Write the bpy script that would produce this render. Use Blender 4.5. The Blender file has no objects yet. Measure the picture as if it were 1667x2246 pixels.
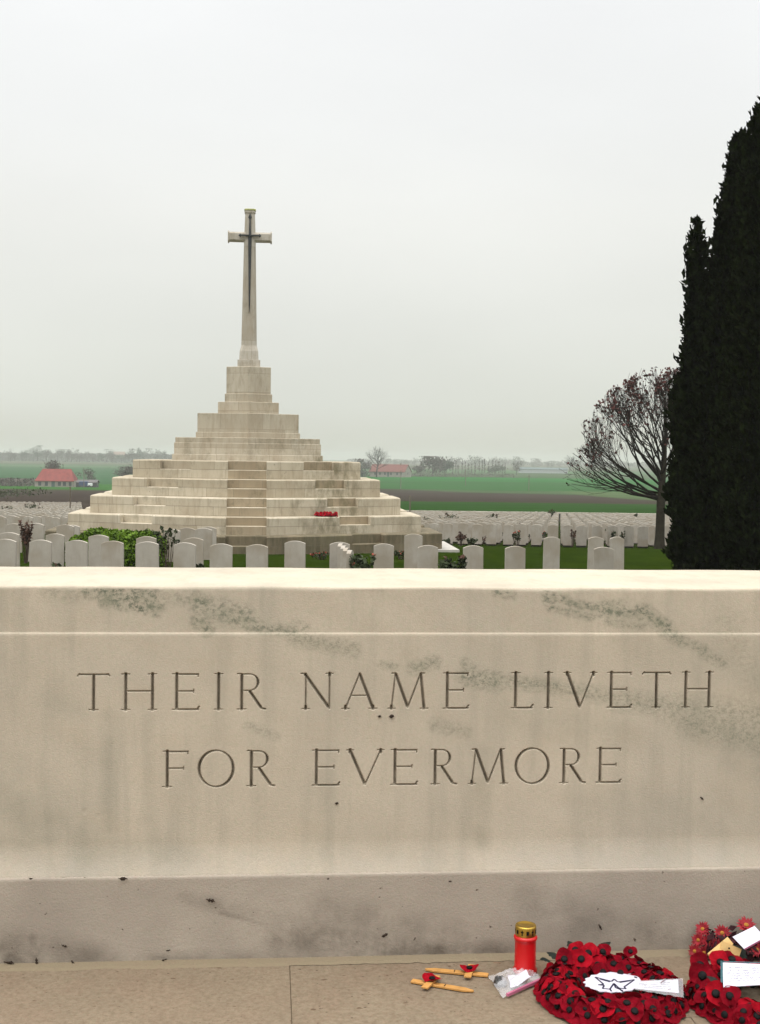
import bpy, math, random
import numpy as np
from mathutils import Vector, Matrix, noise as mnoise

random.seed(7); rng = np.random.default_rng(7)
R = math.radians
SC = bpy.context.scene
COL = SC.collection

# ------------------------------------------------------------------ camera
EYE = 1.98            # eye above the paving (z = 0)
F = 2800.0            # focal length in pixels of the 1667 x 2246 photograph
PITCH, ROLL = R(2.45), R(0.72)
camd = bpy.data.cameras.new('camera'); cam = bpy.data.objects.new('camera', camd); COL.objects.link(cam)
camd.sensor_fit = 'VERTICAL'; camd.sensor_height = 36.0; camd.lens = 36.0 * F / 2246.0
camd.clip_start = 0.05; camd.clip_end = 20000
CM = (Matrix.Rotation(math.pi / 2 - PITCH, 4, 'X') @ Matrix.Rotation(ROLL, 4, 'Z'))
cam.matrix_world = Matrix.Translation((0, 0, EYE)) @ CM
SC.camera = cam
CM3 = CM.to_3x3()

def ray(px, py): return CM3 @ Vector(((px - 833.5) / F, -(py - 1123.0) / F, -1.0))
def at(px, py, Y):
    d = ray(px, py); t = Y / d.y
    return Vector((d.x * t, Y, EYE + d.z * t))
def on_z(px, py, z):
    d = ray(px, py); t = (z - EYE) / d.z
    return Vector((d.x * t, d.y * t, z))

# ------------------------------------------------------------------ world and sun
world = bpy.data.worlds.new('World'); SC.world = world; world.use_nodes = True
wn = world.node_tree; wn.nodes.clear()
SUN_EL, SUN_ROT = R(66), R(215)
def build_world():
    N, L = wn.nodes, wn.links
    out = N.new('ShaderNodeOutputWorld'); bg = N.new('ShaderNodeBackground')
    sky = N.new('ShaderNodeTexSky'); sky.sky_type = 'NISHITA'; sky.sun_disc = False
    sky.sun_elevation = SUN_EL; sky.sun_rotation = SUN_ROT
    sky.dust_density = 6.0
    hs = N.new('ShaderNodeHueSaturation'); hs.inputs['Saturation'].default_value = 0.25
    L.new(sky.outputs[0], hs.inputs['Color'])
    tc = N.new('ShaderNodeTexCoord'); sx = N.new('ShaderNodeSeparateXYZ')
    L.new(tc.outputs['Generated'], sx.inputs[0])
    # overcast cloud deck: darker towards the horizon, brightest overhead
    ramp = N.new('ShaderNodeValToRGB'); cr = ramp.color_ramp
    cr.elements[0].position = 0.0; cr.elements[0].color = (.65, .655, .575, 1)
    cr.elements[1].position = 1.0; cr.elements[1].color = (1.0, 1.0, 1.0, 1)
    for p, c in ((.015, (.69, .70, .62)), (.04, (.755, .775, .705)), (.108, (.835, .85, .80)), (.18, (.905, .915, .88)), (.25, (.94, .955, .945)), (.34, (.97, .985, .99))):
        e = cr.elements.new(p); e.color = (*c, 1)
    L.new(sx.outputs['Z'], ramp.inputs[0])
    nz = N.new('ShaderNodeTexNoise'); nz.inputs['Scale'].default_value = 3.0; nz.inputs['Detail'].default_value = 4
    nz.inputs['Roughness'].default_value = .45
    mp = N.new('ShaderNodeMapping'); mp.inputs['Scale'].default_value = (1, 1, 2.6)
    L.new(tc.outputs['Generated'], mp.inputs[0]); L.new(mp.outputs[0], nz.inputs['Vector'])
    mr = N.new('ShaderNodeMapRange'); mr.inputs[1].default_value = .3; mr.inputs[2].default_value = .7
    mr.inputs[3].default_value = .955; mr.inputs[4].default_value = 1.03
    L.new(nz.outputs[0], mr.inputs[0])
    vm = N.new('ShaderNodeVectorMath'); vm.operation = 'SCALE'
    L.new(ramp.outputs[0], vm.inputs[0]); L.new(mr.outputs[0], vm.inputs['Scale'])
    # overhead the deck is far brighter than the photographed part of the sky
    up = N.new('ShaderNodeMapRange'); up.inputs[1].default_value = .36; up.inputs[2].default_value = .95
    up.inputs[3].default_value = 10.0; up.inputs[4].default_value = 34.0
    L.new(sx.outputs['Z'], up.inputs[0])
    vm2 = N.new('ShaderNodeVectorMath'); vm2.operation = 'SCALE'
    L.new(vm.outputs[0], vm2.inputs[0]); L.new(up.outputs[0], vm2.inputs['Scale'])
    mx = N.new('ShaderNodeMix'); mx.data_type = 'RGBA'; mx.inputs[0].default_value = .96
    L.new(hs.outputs[0], mx.inputs[6]); L.new(vm2.outputs[0], mx.inputs[7])
    L.new(mx.outputs[2], bg.inputs['Color']); bg.inputs['Strength'].default_value = 0.1
    L.new(bg.outputs[0], out.inputs[0])
build_world()
sund = bpy.data.lights.new('sun', 'SUN'); sun = bpy.data.objects.new('sun', sund); COL.objects.link(sun)
sund.energy = 1.3; sund.angle = R(40); sund.color = (1.0, .97, .92)
sdir = Vector((math.sin(SUN_ROT) * math.cos(SUN_EL), math.cos(SUN_ROT) * math.cos(SUN_EL), math.sin(SUN_EL)))
sun.rotation_euler = sdir.to_track_quat('Z', 'Y').to_euler()
sun.location = (0, 0, 60)
SC.view_settings.view_transform = 'Standard'; SC.view_settings.look = 'None'
SC.view_settings.exposure = 0.0; SC.view_settings.gamma = 1.0
SC.cycles.max_bounces = 6; SC.cycles.diffuse_bounces = 3; SC.cycles.volume_bounces = 1
SC.cycles.transparent_max_bounces = 12

# ------------------------------------------------------------------ helpers
def tag(o, label=None, cat=None, group=None, kind=None):
    if label: o['label'] = label
    if cat: o['category'] = cat
    if group: o['group'] = group
    if kind: o['kind'] = kind
    return o
def thing(name, label, cat, loc=(0, 0, 0), rz=0, group=None):
    o = bpy.data.objects.new(name, None); COL.objects.link(o)
    o.location = loc; o.rotation_euler = (0, 0, rz); o.empty_display_size = .1
    return tag(o, label, cat, group)
def link(name, me, parent=None, mat=None):
    o = bpy.data.objects.new(name, me); COL.objects.link(o)
    if parent: o.parent = parent
    if mat and not me.materials: me.materials.append(mat)
    return o

class MB:
    """collects faces, then links them as one mesh object"""
    def __init__(s): s.v = []; s.f = []
    def add(s, vs, fs):
        n = len(s.v); s.v += [tuple(v) for v in vs]; s.f += [tuple(i + n for i in f) for f in fs]
    def box(s, x0, x1, y0, y1, z0, z1, M=None):
        vs = [(x, y, z) for z in (z0, z1) for y in (y0, y1) for x in (x0, x1)]
        if M: vs = [M @ Vector(v) for v in vs]
        s.add(vs, [(0, 2, 3, 1), (4, 5, 7, 6), (0, 1, 5, 4), (2, 6, 7, 3), (0, 4, 6, 2), (1, 3, 7, 5)])
    def prism(s, pts, z0, z1, ch=0.0):
        """vertical prism over a CCW outline, top edge chamfered by ch"""
        n = len(pts)
        if ch:
            cx = sum(p[0] for p in pts) / n; cy = sum(p[1] for p in pts) / n
            rings = [(pts, z0), (pts, z1 - ch), (inset(pts, ch), z1)]
        else: rings = [(pts, z0), (pts, z1)]
        vs = [(p[0], p[1], z) for ps, z in rings for p in ps]
        fs = []
        for r in range(len(rings) - 1):
            for i in range(n):
                j = (i + 1) % n
                fs.append((r * n + i, r * n + j, (r + 1) * n + j, (r + 1) * n + i))
        fs.append(tuple(range((len(rings) - 1) * n, len(rings) * n)))
        fs.append(tuple(reversed(range(n))))
        s.add(vs, fs)
    def tube(s, pts, rads, seg=6, cap=True):
        pts = [Vector(p) for p in pts]; n = len(pts)
        t0 = (pts[1] - pts[0]).normalized()
        a = t0.orthogonal().normalized(); vs = []
        for i, p in enumerate(pts):
            t = (pts[min(i + 1, n - 1)] - pts[max(i - 1, 0)])
            if t.length < 1e-9: t = t0
            t.normalize(); a = (a - t * a.dot(t))
            if a.length < 1e-6: a = t.orthogonal()
            a.normalize(); b = t.cross(a)
            for k in range(seg):
                w = 2 * math.pi * k / seg
                vs.append(p + (a * math.cos(w) + b * math.sin(w)) * rads[i])
        fs = [(i * seg + k, i * seg + (k + 1) % seg, (i + 1) * seg + (k + 1) % seg, (i + 1) * seg + k) for i in range(n - 1) for k in range(seg)]
        if cap: fs += [tuple(reversed(range(seg))), tuple(range((n - 1) * seg, n * seg))]
        s.add(vs, fs)
    def lathe(s, prof, seg=32, c=(0, 0, 0)):
        vs = [(c[0] + r * math.cos(2 * math.pi * k / seg), c[1] + r * math.sin(2 * math.pi * k / seg), c[2] + z) for r, z in prof for k in range(seg)]
        n = len(prof)
        fs = [(i * seg + k, i * seg + (k + 1) % seg, (i + 1) * seg + (k + 1) % seg, (i + 1) * seg + k) for i in range(n - 1) for k in range(seg)]
        fs += [tuple(reversed(range(seg))), tuple(range((n - 1) * seg, n * seg))]
        s.add(vs, fs)
    def build(s, name, mat, parent=None, smooth=False, bevel=0):
        me = bpy.data.meshes.new(name); me.from_pydata(s.v, [], s.f); me.update()
        o = link(name, me, parent, mat)
        if smooth: me.polygons.foreach_set('use_smooth', [True] * len(me.polygons))
        if bevel:
            m = o.modifiers.new('bevel', 'BEVEL'); m.width = bevel; m.segments = 2; m.limit_method = 'ANGLE'; m.angle_limit = R(35)
        return o

def inset(pts, d):
    n = len(pts); out = []
    for i in range(n):
        p0, p1, p2 = Vector(pts[i - 1]), Vector(pts[i]), Vector(pts[(i + 1) % n])
        e1 = (p1 - p0).normalized(); e2 = (p2 - p1).normalized()
        n1 = Vector((-e1.y, e1.x)); n2 = Vector((-e2.y, e2.x))
        b = n1 + n2
        k = d / max(.35, (1 + n1.dot(n2)))
        out.append((p1.x + b.x * k, p1.y + b.y * k))
    return out

def np_mesh(name, V, Fq, mat, parent=None, smooth=False):
    V = np.asarray(V, np.float32); Fq = np.asarray(Fq, np.int32); k = Fq.shape[1]
    me = bpy.data.meshes.new(name)
    me.vertices.add(len(V)); me.vertices.foreach_set('co', V.ravel())
    me.loops.add(Fq.size); me.loops.foreach_set('vertex_index', Fq.ravel())
    me.polygons.add(len(Fq)); me.polygons.foreach_set('loop_start', np.arange(len(Fq), dtype=np.int32) * k)
    if smooth: me.polygons.foreach_set('use_smooth', np.ones(len(Fq), bool))
    me.update(calc_edges=True)
    return link(name, me, parent, mat)

def leaf_quads(C, size, up=None, upw=0.0, aspect=1.6, jitter=.4):
    """one small lens-shaped leaf at every centre"""
    n = len(C); u = rng.normal(size=(n, 3))
    if up is not None: u = u * (1 - upw) + np.asarray(up) * upw * 1.7
    u /= np.linalg.norm(u, axis=1, keepdims=True) + 1e-9
    w = rng.normal(size=(n, 3)); v = np.cross(u, w); v /= np.linalg.norm(v, axis=1, keepdims=True) + 1e-9
    s = size * (1 + jitter * rng.uniform(-1, 1, (n, 1)))
    a = u * s * aspect * .5; b = v * s * .5
    nn = np.cross(u, v) * s * .18
    V = np.stack([C - a, C + b * .9 + nn, C + a, C - b * .9 + nn], 1).reshape(-1, 3)
    return V, np.arange(4 * n).reshape(n, 4)

# ------------------------------------------------------------------ materials
def mat(name, col, rough=.85, var=.15, scale=8.0, bump=0.0, bscale=60.0, spec=.3, hue=None, emis=None, extra=None, metal=0.0, detail=6):
    m = bpy.data.materials.new(name); m.use_nodes = True
    N, L = m.node_tree.nodes, m.node_tree.links
    b = N['Principled BSDF']
    b.inputs['Roughness'].default_value = rough; b.inputs['Specular IOR Level'].default_value = spec; b.inputs['Metallic'].default_value = metal
    tc = N.new('ShaderNodeTexCoord'); m['tc'] = 1
    nz = N.new('ShaderNodeTexNoise'); nz.inputs['Scale'].default_value = scale; nz.inputs['Detail'].default_value = detail; nz.inputs['Roughness'].default_value = .6
    L.new(tc.outputs['Object'], nz.inputs['Vector'])
    mx = N.new('ShaderNodeMix'); mx.data_type = 'RGBA'
    c2 = hue if hue else tuple(c * (1 - var) for c in col)
    c1 = tuple(min(1, c * (1 + var)) for c in col)
    mx.inputs[6].default_value = (*c1, 1); mx.inputs[7].default_value = (*c2, 1)
    mr = N.new('ShaderNodeMapRange'); mr.inputs[1].default_value = .33; mr.inputs[2].default_value = .67
    L.new(nz.outputs[0], mr.inputs[0]); L.new(mr.outputs[0], mx.inputs[0])
    L.new(mx.outputs[2], b.inputs['Base Color'])
    if bump:
        n2 = N.new('ShaderNodeTexNoise'); n2.inputs['Scale'].default_value = bscale; n2.inputs['Detail'].default_value = 5
        L.new(tc.outputs['Object'], n2.inputs['Vector'])
        bp = N.new('ShaderNodeBump'); bp.inputs['Strength'].default_value = bump; bp.inputs['Distance'].default_value = .01
        L.new(n2.outputs[0], bp.inputs['Height']); L.new(bp.outputs[0], b.inputs['Normal'])
    m['col'] = 0
    if extra: extra(m, N, L, b, tc, mx)
    return m

def mixin(N, L, b, fac_socket, col):
    """lay a colour over whatever feeds Base Color"""
    src = b.inputs['Base Color'].links[0].from_socket
    mx = N.new('ShaderNodeMix'); mx.data_type = 'RGBA'
    L.new(fac_socket, mx.inputs[0]); L.new(src, mx.inputs[6])
    if isinstance(col, tuple): mx.inputs[7].default_value = (*col, 1)
    else: L.new(col, mx.inputs[7])
    L.new(mx.outputs[2], b.inputs['Base Color'])
def noise_fac(N, L, vec, scale, lo, hi, detail=6, rough=.6, stretch=None, out=(0, 1)):
    if stretch:
        mp = N.new('ShaderNodeMapping'); mp.inputs['Scale'].default_value = stretch
        L.new(vec, mp.inputs[0]); vec = mp.outputs[0]
    n = N.new('ShaderNodeTexNoise'); n.inputs['Scale'].default_value = scale; n.inputs['Detail'].default_value = detail; n.inputs['Roughness'].default_value = rough
    L.new(vec, n.inputs['Vector'])
    m = N.new('ShaderNodeMapRange'); m.inputs[1].default_value = lo; m.inputs[2].default_value = hi
    m.inputs[3].default_value, m.inputs[4].default_value = out
    L.new(n.outputs[0], m.inputs[0]); return m.outputs[0]
def mul(N, L, a, b):
    m = N.new('ShaderNodeMath'); m.operation = 'MULTIPLY'
    L.new(a, m.inputs[0])
    if isinstance(b, (int, float)): m.inputs[1].default_value = b
    else: L.new(b, m.inputs[1])
    return m.outputs[0]
def attr(N, name):
    a = N.new('ShaderNodeAttribute'); a.attribute_name = name; return a.outputs['Fac']

STONE = (.486, .420, .328)
def memorial_extra(m, N, L, b, tc, mx):
    P = tc.outputs['Object']
    mixin(N, L, b, noise_fac(N, L, P, 1.6, .42, .75, 5, .55, (1, 1, .55), (0, .45)), (.33, .305, .262))      # grey clouding
    mixin(N, L, b, noise_fac(N, L, P, 5.5, .50, .80, 8, .65, (.7, 1, 1.5), (0, .30)), (.43, .33, .22))     # warm clouding
    mixin(N, L, b, noise_fac(N, L, P, 90, .40, .70, 4, .7, None, (0, .22)), (.27, .225, .165))               # grain
    mixin(N, L, b, noise_fac(N, L, P, 75, .48, .66, 3, .6, None, (0, .30)), (.47, .36, .29))
    mixin(N, L, b, noise_fac(N, L, P, 61, .50, .68, 3, .6, (1.03, 1, .97), (0, .28)), (.36, .365, .25))
    mixin(N, L, b, noise_fac(N, L, P, 38, .66, .74, 6, .75, None, (0, .35)), (.33, .29, .24))              # pits
    mixin(N, L, b, mul(N, L, attr(N, 'stain'), noise_fac(N, L, P, 6, .25, .7, 6, .6)), (.215, .205, .155))
    mixin(N, L, b, noise_fac(N, L, P, 5, .48, .80, 6, .6, (2.2, 1, .22), (0, .5)), (.285, .262, .205))      # run-off streaks
    br = noise_fac(N, L, P, 48, .47, .58, 12, .82, (1, 1, 1.3))
    mixin(N, L, b, mul(N, L, attr(N, 'moss'), br), (.085, .098, .070))
    mixin(N, L, b, mul(N, L, attr(N, 'moss'), noise_fac(N, L, P, 14, .35, .75, 8, .7, None, (.1, .85))), (.225, .225, .16))
    mixin(N, L, b, mul(N, L, attr(N, 'scrub'), noise_fac(N, L, P, 9, .2, .7, 7, .65)), (.47, .44, .39))
    mixin(N, L, b, mul(N, L, attr(N, 'groove'), noise_fac(N, L, P, 22, .25, .75, 6, .6, None, (.45, .95))), (.085, .066, .043))  # cut letters: dirt, with the shade of the grooves painted in
M_stone = mat('weathered_limestone', STONE, .9, .07, 2.2, .16, 170, .2, extra=memorial_extra)
def plinth_extra(m, N, L, b, tc, mx):
    P = tc.outputs['Object']
    mixin(N, L, b, noise_fac(N, L, P, 2.0, .38, .72, 6, .6, (1, 1, 1.8), (0, .55)), (.235, .20, .168))
    mixin(N, L, b, noise_fac(N, L, P, 90, .40, .70, 4, .7, None, (0, .25)), (.36, .30, .25))
    mixin(N, L, b, noise_fac(N, L, P, 75, .48, .66, 3, .6, None, (0, .30)), (.36, .26, .22))
    mixin(N, L, b, noise_fac(N, L, P, 61, .50, .68, 3, .6, (1.03, 1, .97), (0, .28)), (.27, .26, .18))
    mixin(N, L, b, noise_fac(N, L, P, 30, .66, .74, 6, .75, None, (0, .4)), (.25, .21, .17))
    mixin(N, L, b, mul(N, L, attr(N, 'stain'), noise_fac(N, L, P, 8, .28, .68, 8, .68)), (.130, .108, .085))
    mixin(N, L, b, noise_fac(N, L, P, 34, .70, .725, 3, .5, (1, 1, 1.4), (0, .9)), (.055, .036, .024))
    mixin(N, L, b, noise_fac(N, L, P, 3.2, .494, .502, 4, .55, (.35, 1, 1.5), (0, .0)), (.14, .125, .11))
M_plinth = mat('damp_limestone', (.375, .325, .265), .88, .08, 2.0, .2, 150, .25, extra=plinth_extra)
def paving_extra(m, N, L, b, tc, mx):
    P = tc.outputs['Object']
    mixin(N, L, b, noise_fac(N, L, P, 2.4, .45, .72, 7, .62, None, (0, .5)), (.205, .130, .090))
    mixin(N, L, b, noise_fac(N, L, P, 75, .48, .66, 3, .6, None, (0, .30)), (.26, .16, .11))
    mixin(N, L, b, noise_fac(N, L, P, 61, .50, .68, 3, .6, (1.03, 1, .97), (0, .28)), (.17, .155, .09))
    mixin(N, L, b, noise_fac(N, L, P, 45, .42, .66, 8, .8, None, (0, .65)), (.105, .072, .043))
    mixin(N, L, b, noise_fac(N, L, P, 7, .60, .74, 8, .7, None, (0, .45)), (.165, .15, .085))
    mixin(N, L, b, noise_fac(N, L, P, 3.3, .70, .76, 6, .6, None, (0, .6)), (.25, .09, .045))
    mixin(N, L, b, noise_fac(N, L, P, 46, .685, .71, 3, .5, (1, 1.6, 1.4), (0, .9)), (.060, .038, .024))
    mixin(N, L, b, noise_fac(N, L, P, 17, .685, .71, 3, .5, (1, 1.8, 1.4), (0, .9)), (.10, .062, .038))
M_paving = mat('sandy_paving_stone', (.215, .170, .118), .88, .1, 3.0, .25, 110, .25, extra=paving_extra)

def ashlar(name, col, bw, rh, zoff, dark=.0, stain=(.135, .12, .075)):
    def ex(m, N, L, b, tc, mx):
        P = tc.outputs['Object']
        sp = N.new('ShaderNodeSeparateXYZ'); L.new(P, sp.inputs[0])
        ad = N.new('ShaderNodeMath'); ad.operation = 'SUBTRACT'; L.new(sp.outputs['Z'], ad.inputs[0]); ad.inputs[1].default_value = zoff
        sx = N.new('ShaderNodeMath'); sx.operation = 'MULTIPLY_ADD'; L.new(sp.outputs['Y'], sx.inputs[0]); sx.inputs[1].default_value = .31; L.new(sp.outputs['X'], sx.inputs[2])
        cb = N.new('ShaderNodeCombineXYZ'); L.new(sx.outputs[0], cb.inputs[0]); L.new(ad.outputs[0], cb.inputs[1])
        bk = N.new('ShaderNodeTexBrick'); L.new(cb.outputs[0], bk.inputs['Vector'])
        bk.inputs['Scale'].default_value = 1; bk.inputs['Mortar Size'].default_value = .0045; bk.inputs['Mortar Smooth'].default_value = .4
        bk.inputs['Brick Width'].default_value = bw; bk.inputs['Row Height'].default_value = rh
        bk.inputs['Color1'].default_value = (*[c * 1.10 for c in col], 1); bk.inputs['Color2'].default_value = (col[0] * .82, col[1] * .79, col[2] * .74, 1)
        bk.inputs['Mortar'].default_value = (.17, .14, .10, 1); bk.offset = .37; bk.offset_frequency = 2; bk.squash = 1.25; bk.squash_frequency = 3
        f = N.new('ShaderNodeValue'); f.outputs[0].default_value = .8
        mixin(N, L, b, f.outputs[0], bk.outputs['Color'])
        mixin(N, L, b, noise_fac(N, L, P, 2.2, .46, .74, 8, .66, (1, 1, .4), (0, .55 + dark)), (.26, .20, .13))
        mixin(N, L, b, noise_fac(N, L, P, 1.3, .53, .68, 9, .74, (1, 1, .6), (0, .62 + dark)), stain)
        r1 = N.new('ShaderNodeMapRange'); r1.inputs[1].default_value = 1.0; r1.inputs[2].default_value = 1.9; L.new(sp.outputs['X'], r1.inputs[0])
        r2 = N.new('ShaderNodeMapRange'); r2.inputs[1].default_value = 3.6; r2.inputs[2].default_value = 2.6; L.new(sp.outputs['X'], r2.inputs[0])
        mixin(N, L, b, mul(N, L, mul(N, L, r1.outputs[0], r2.outputs[0]), noise_fac(N, L, P, 3.2, .44, .62, 9, .74, (1.4, 1, .6), (0, .8))), (.15, .13, .075))
        mixin(N, L, b, noise_fac(N, L, P, 5, .50, .72, 7, .7, (2.4, 1, .28), (0, .55)), (.24, .20, .135))
        mixin(N, L, b, noise_fac(N, L, P, 6.5, .66, .73, 5, .7, (1, 1, 1.6), (0, .75)), (.10, .085, .06))
    return mat(name, col, .9, .08, 3, .15, 60, .2, extra=ex)

def head_extra(m, N, L, b, tc, mx):
    P = tc.outputs['Object']
    oi = N.new('ShaderNodeObjectInfo')
    ad = N.new('ShaderNodeVectorMath'); ad.operation = 'ADD'; L.new(P, ad.inputs[0])
    sc = N.new('ShaderNodeVectorMath'); sc.operation = 'SCALE'; L.new(oi.outputs['Location'], sc.inputs[0]); sc.inputs['Scale'].default_value = 1.37
    L.new(sc.outputs[0], ad.inputs[1]); Q = ad.outputs[0]
    mixin(N, L, b, noise_fac(N, L, Q, 5, .5, .75, 6, .65, (2.5, 1, .5), (0, .4)), (.25, .22, .165))
    mixin(N, L, b, noise_fac(N, L, Q, 1.7, .42, .62, 3, .5, None, (0, .6)), (.27, .225, .165))
M_head = mat('headstone_limestone', (.37, .335, .285), .9, .06, 6, .1, 80, .2, extra=head_extra)

# ------------------------------------------------------------------ terrain
HY = [-80, 3, 21.7, 31, 35, 45, 48, 80, 112, 200, 400, 660, 1000, 2000, 6000]
HH = [2.25, 2.25, 2.26, 2.40, 2.46, 3.12, 3.27, 4.33, 5.38, 7.3, 10.4, 10.2, 10.3, 10.6, 11.5]
def gz(y): return EYE - float(np.interp(y, HY, HH))
def ground_extra(m, N, L, b, tc, mx):
    P = tc.outputs['Object']
    sp = N.new('ShaderNodeSeparateXYZ'); L.new(P, sp.inputs[0])
    def field(x0, x1, y0, y1, col, k=0.0, wob=.012):
        """a field between two distances, its far edge running askew by k"""
        nz = noise_fac(N, L, P, .02, .2, .8, 4, .6, None, (1 - wob, 1 + wob))
        q = N.new('ShaderNodeMath'); q.operation = 'MULTIPLY_ADD'; L.new(sp.outputs['X'], q.inputs[0]); q.inputs[1].default_value = -k; L.new(sp.outputs['Y'], q.inputs[2])
        qq = mul(N, L, q.outputs[0], nz)
        fac = None
        for s, lo, hi in ((sp.outputs['Y'] if k else qq, y0 - y0 * .012, y0 + y0 * .012), (qq, y1 + y1 * .012, y1 - y1 * .012), (sp.outputs['X'], x0 - 2, x0 + 2), (sp.outputs['X'], x1 + 2, x1 - 2)):
            mr = N.new('ShaderNodeMapRange'); mr.inputs[1].default_value = lo; mr.inputs[2].default_value = hi
            L.new(s, mr.inputs[0]); fac = mr.outputs[0] if fac is None else mul(N, L, fac, mr.outputs[0])
        c = N.new('ShaderNodeMix'); c.data_type = 'RGBA'
        c.inputs[6].default_value = (*[v * .78 for v in col], 1); c.inputs[7].default_value = (*[v * 1.25 for v in col], 1)
        L.new(noise_fac(N, L, P, .045, .3, .7, 9, .72, (.4, 1, 1)), c.inputs[0])
        mixin(N, L, b, fac, c.outputs[2])
    mixin(N, L, b, noise_fac(N, L, P, .9, .45, .70, 7, .75, (1, .35, 1), (0, .55)), (.026, .036, .004))
    mixin(N, L, b, noise_fac(N, L, P, 2.2, .46, .66, 8, .8, (1, .3, 1), (0, .6)), (.008, .017, .0016))
    mixin(N, L, b, noise_fac(N, L, P, 9, .3, .75, 8, .75, None, (0, .4)), (.012, .020, .002))
    BIG = 9000
    G1, G2, G3 = (.013, .040, .006), (.03, .08, .02), (.034, .062, .022)
    BR, BR2 = (.030, .022, .017), (.055, .05, .032)
    field(-BIG, BIG, 113, 7000, G3)                      # everything beyond the cemetery
    field(-BIG, BIG, 1250, 1500, BR2); field(-BIG, 400, 950, 1120, (.04, .09, .035)); field(-200, BIG, 1750, 2500, BR2)
    field(-8, BIG, 113, 222, G1)                         # right of the monument
    field(-8, BIG, 222, 430, BR, -.9)
    field(60, BIG, 250, 400, (.045, .075, .025), 1.4)
    field(-8, BIG, 430, 560, (.014, .062, .012)); field(-8, BIG, 560, 690, (.008, .082, .011))
    field(-8, BIG, 690, 900, (.035, .06, .024))
    field(-BIG, -8, 113, 330, BR); field(-BIG, -8, 330, 440, (.020, .080, .010)); field(-BIG, -8, 440, 900, (.022, .066, .025))
M_ground = mat('lawn_and_fields', (.0160, .0285, .0030), .95, .25, .8, .0, spec=0, extra=ground_extra)
def build_ground():
    ys = np.concatenate([np.arange(-80, 20, 8), np.arange(20, 120, 2), np.arange(120, 700, 20), np.arange(700, 2000, 100), np.linspace(2000, 4300, 12)])
    xs = np.concatenate([-np.geomspace(2600, 40, 22), np.arange(-36, 37, 2), np.geomspace(40, 2600, 22)])
    X, Y = np.meshgrid(xs, ys); Z = EYE - np.interp(Y, HY, HH)
    Z += np.where(Y > 25, .03, 0) * np.sin(X * .41 + Y * .23) * np.cos(Y * .31)
    Z += np.where(Y > 140, 1, 0) * .35 * np.sin(X * .011 + 1.0) * np.sin(Y * .013)
    nx = len(xs); i = np.arange(len(ys) - 1)[:, None] * nx + np.arange(nx - 1)[None]
    Fq = np.stack([i, i + 1, i + nx + 1, i + nx], -1).reshape(-1, 4)
    tag(np_mesh('ground', np.stack([X, Y, Z], -1).reshape(-1, 3), Fq, M_ground, smooth=True), kind='structure')
build_ground()

# ------------------------------------------------------------------ stone of remembrance
YAW = R(4.9)
STONE_O = Vector((.06, 5.0 + .06 * math.tan(YAW), 0))
MS = Matrix.Translation(STONE_O) @ Matrix.Rotation(YAW, 4, 'Z')
MSi = MS.inverted()
def on_stone(px, py, yoff=0.0):
    """photograph pixel -> (u, z) on the front plane of the stone"""
    d = MSi.to_3x3() @ ray(px, py); o = MSi @ Vector((0, 0, EYE)); t = (yoff - o.y) / d.y
    return o.x + d.x * t, o.z + d.z * t
Z_TOP = 1.470; Z_LEDGE = 1.290; Z_PL = 0.342; HALF = 1.83; THICK = 0.86

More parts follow.
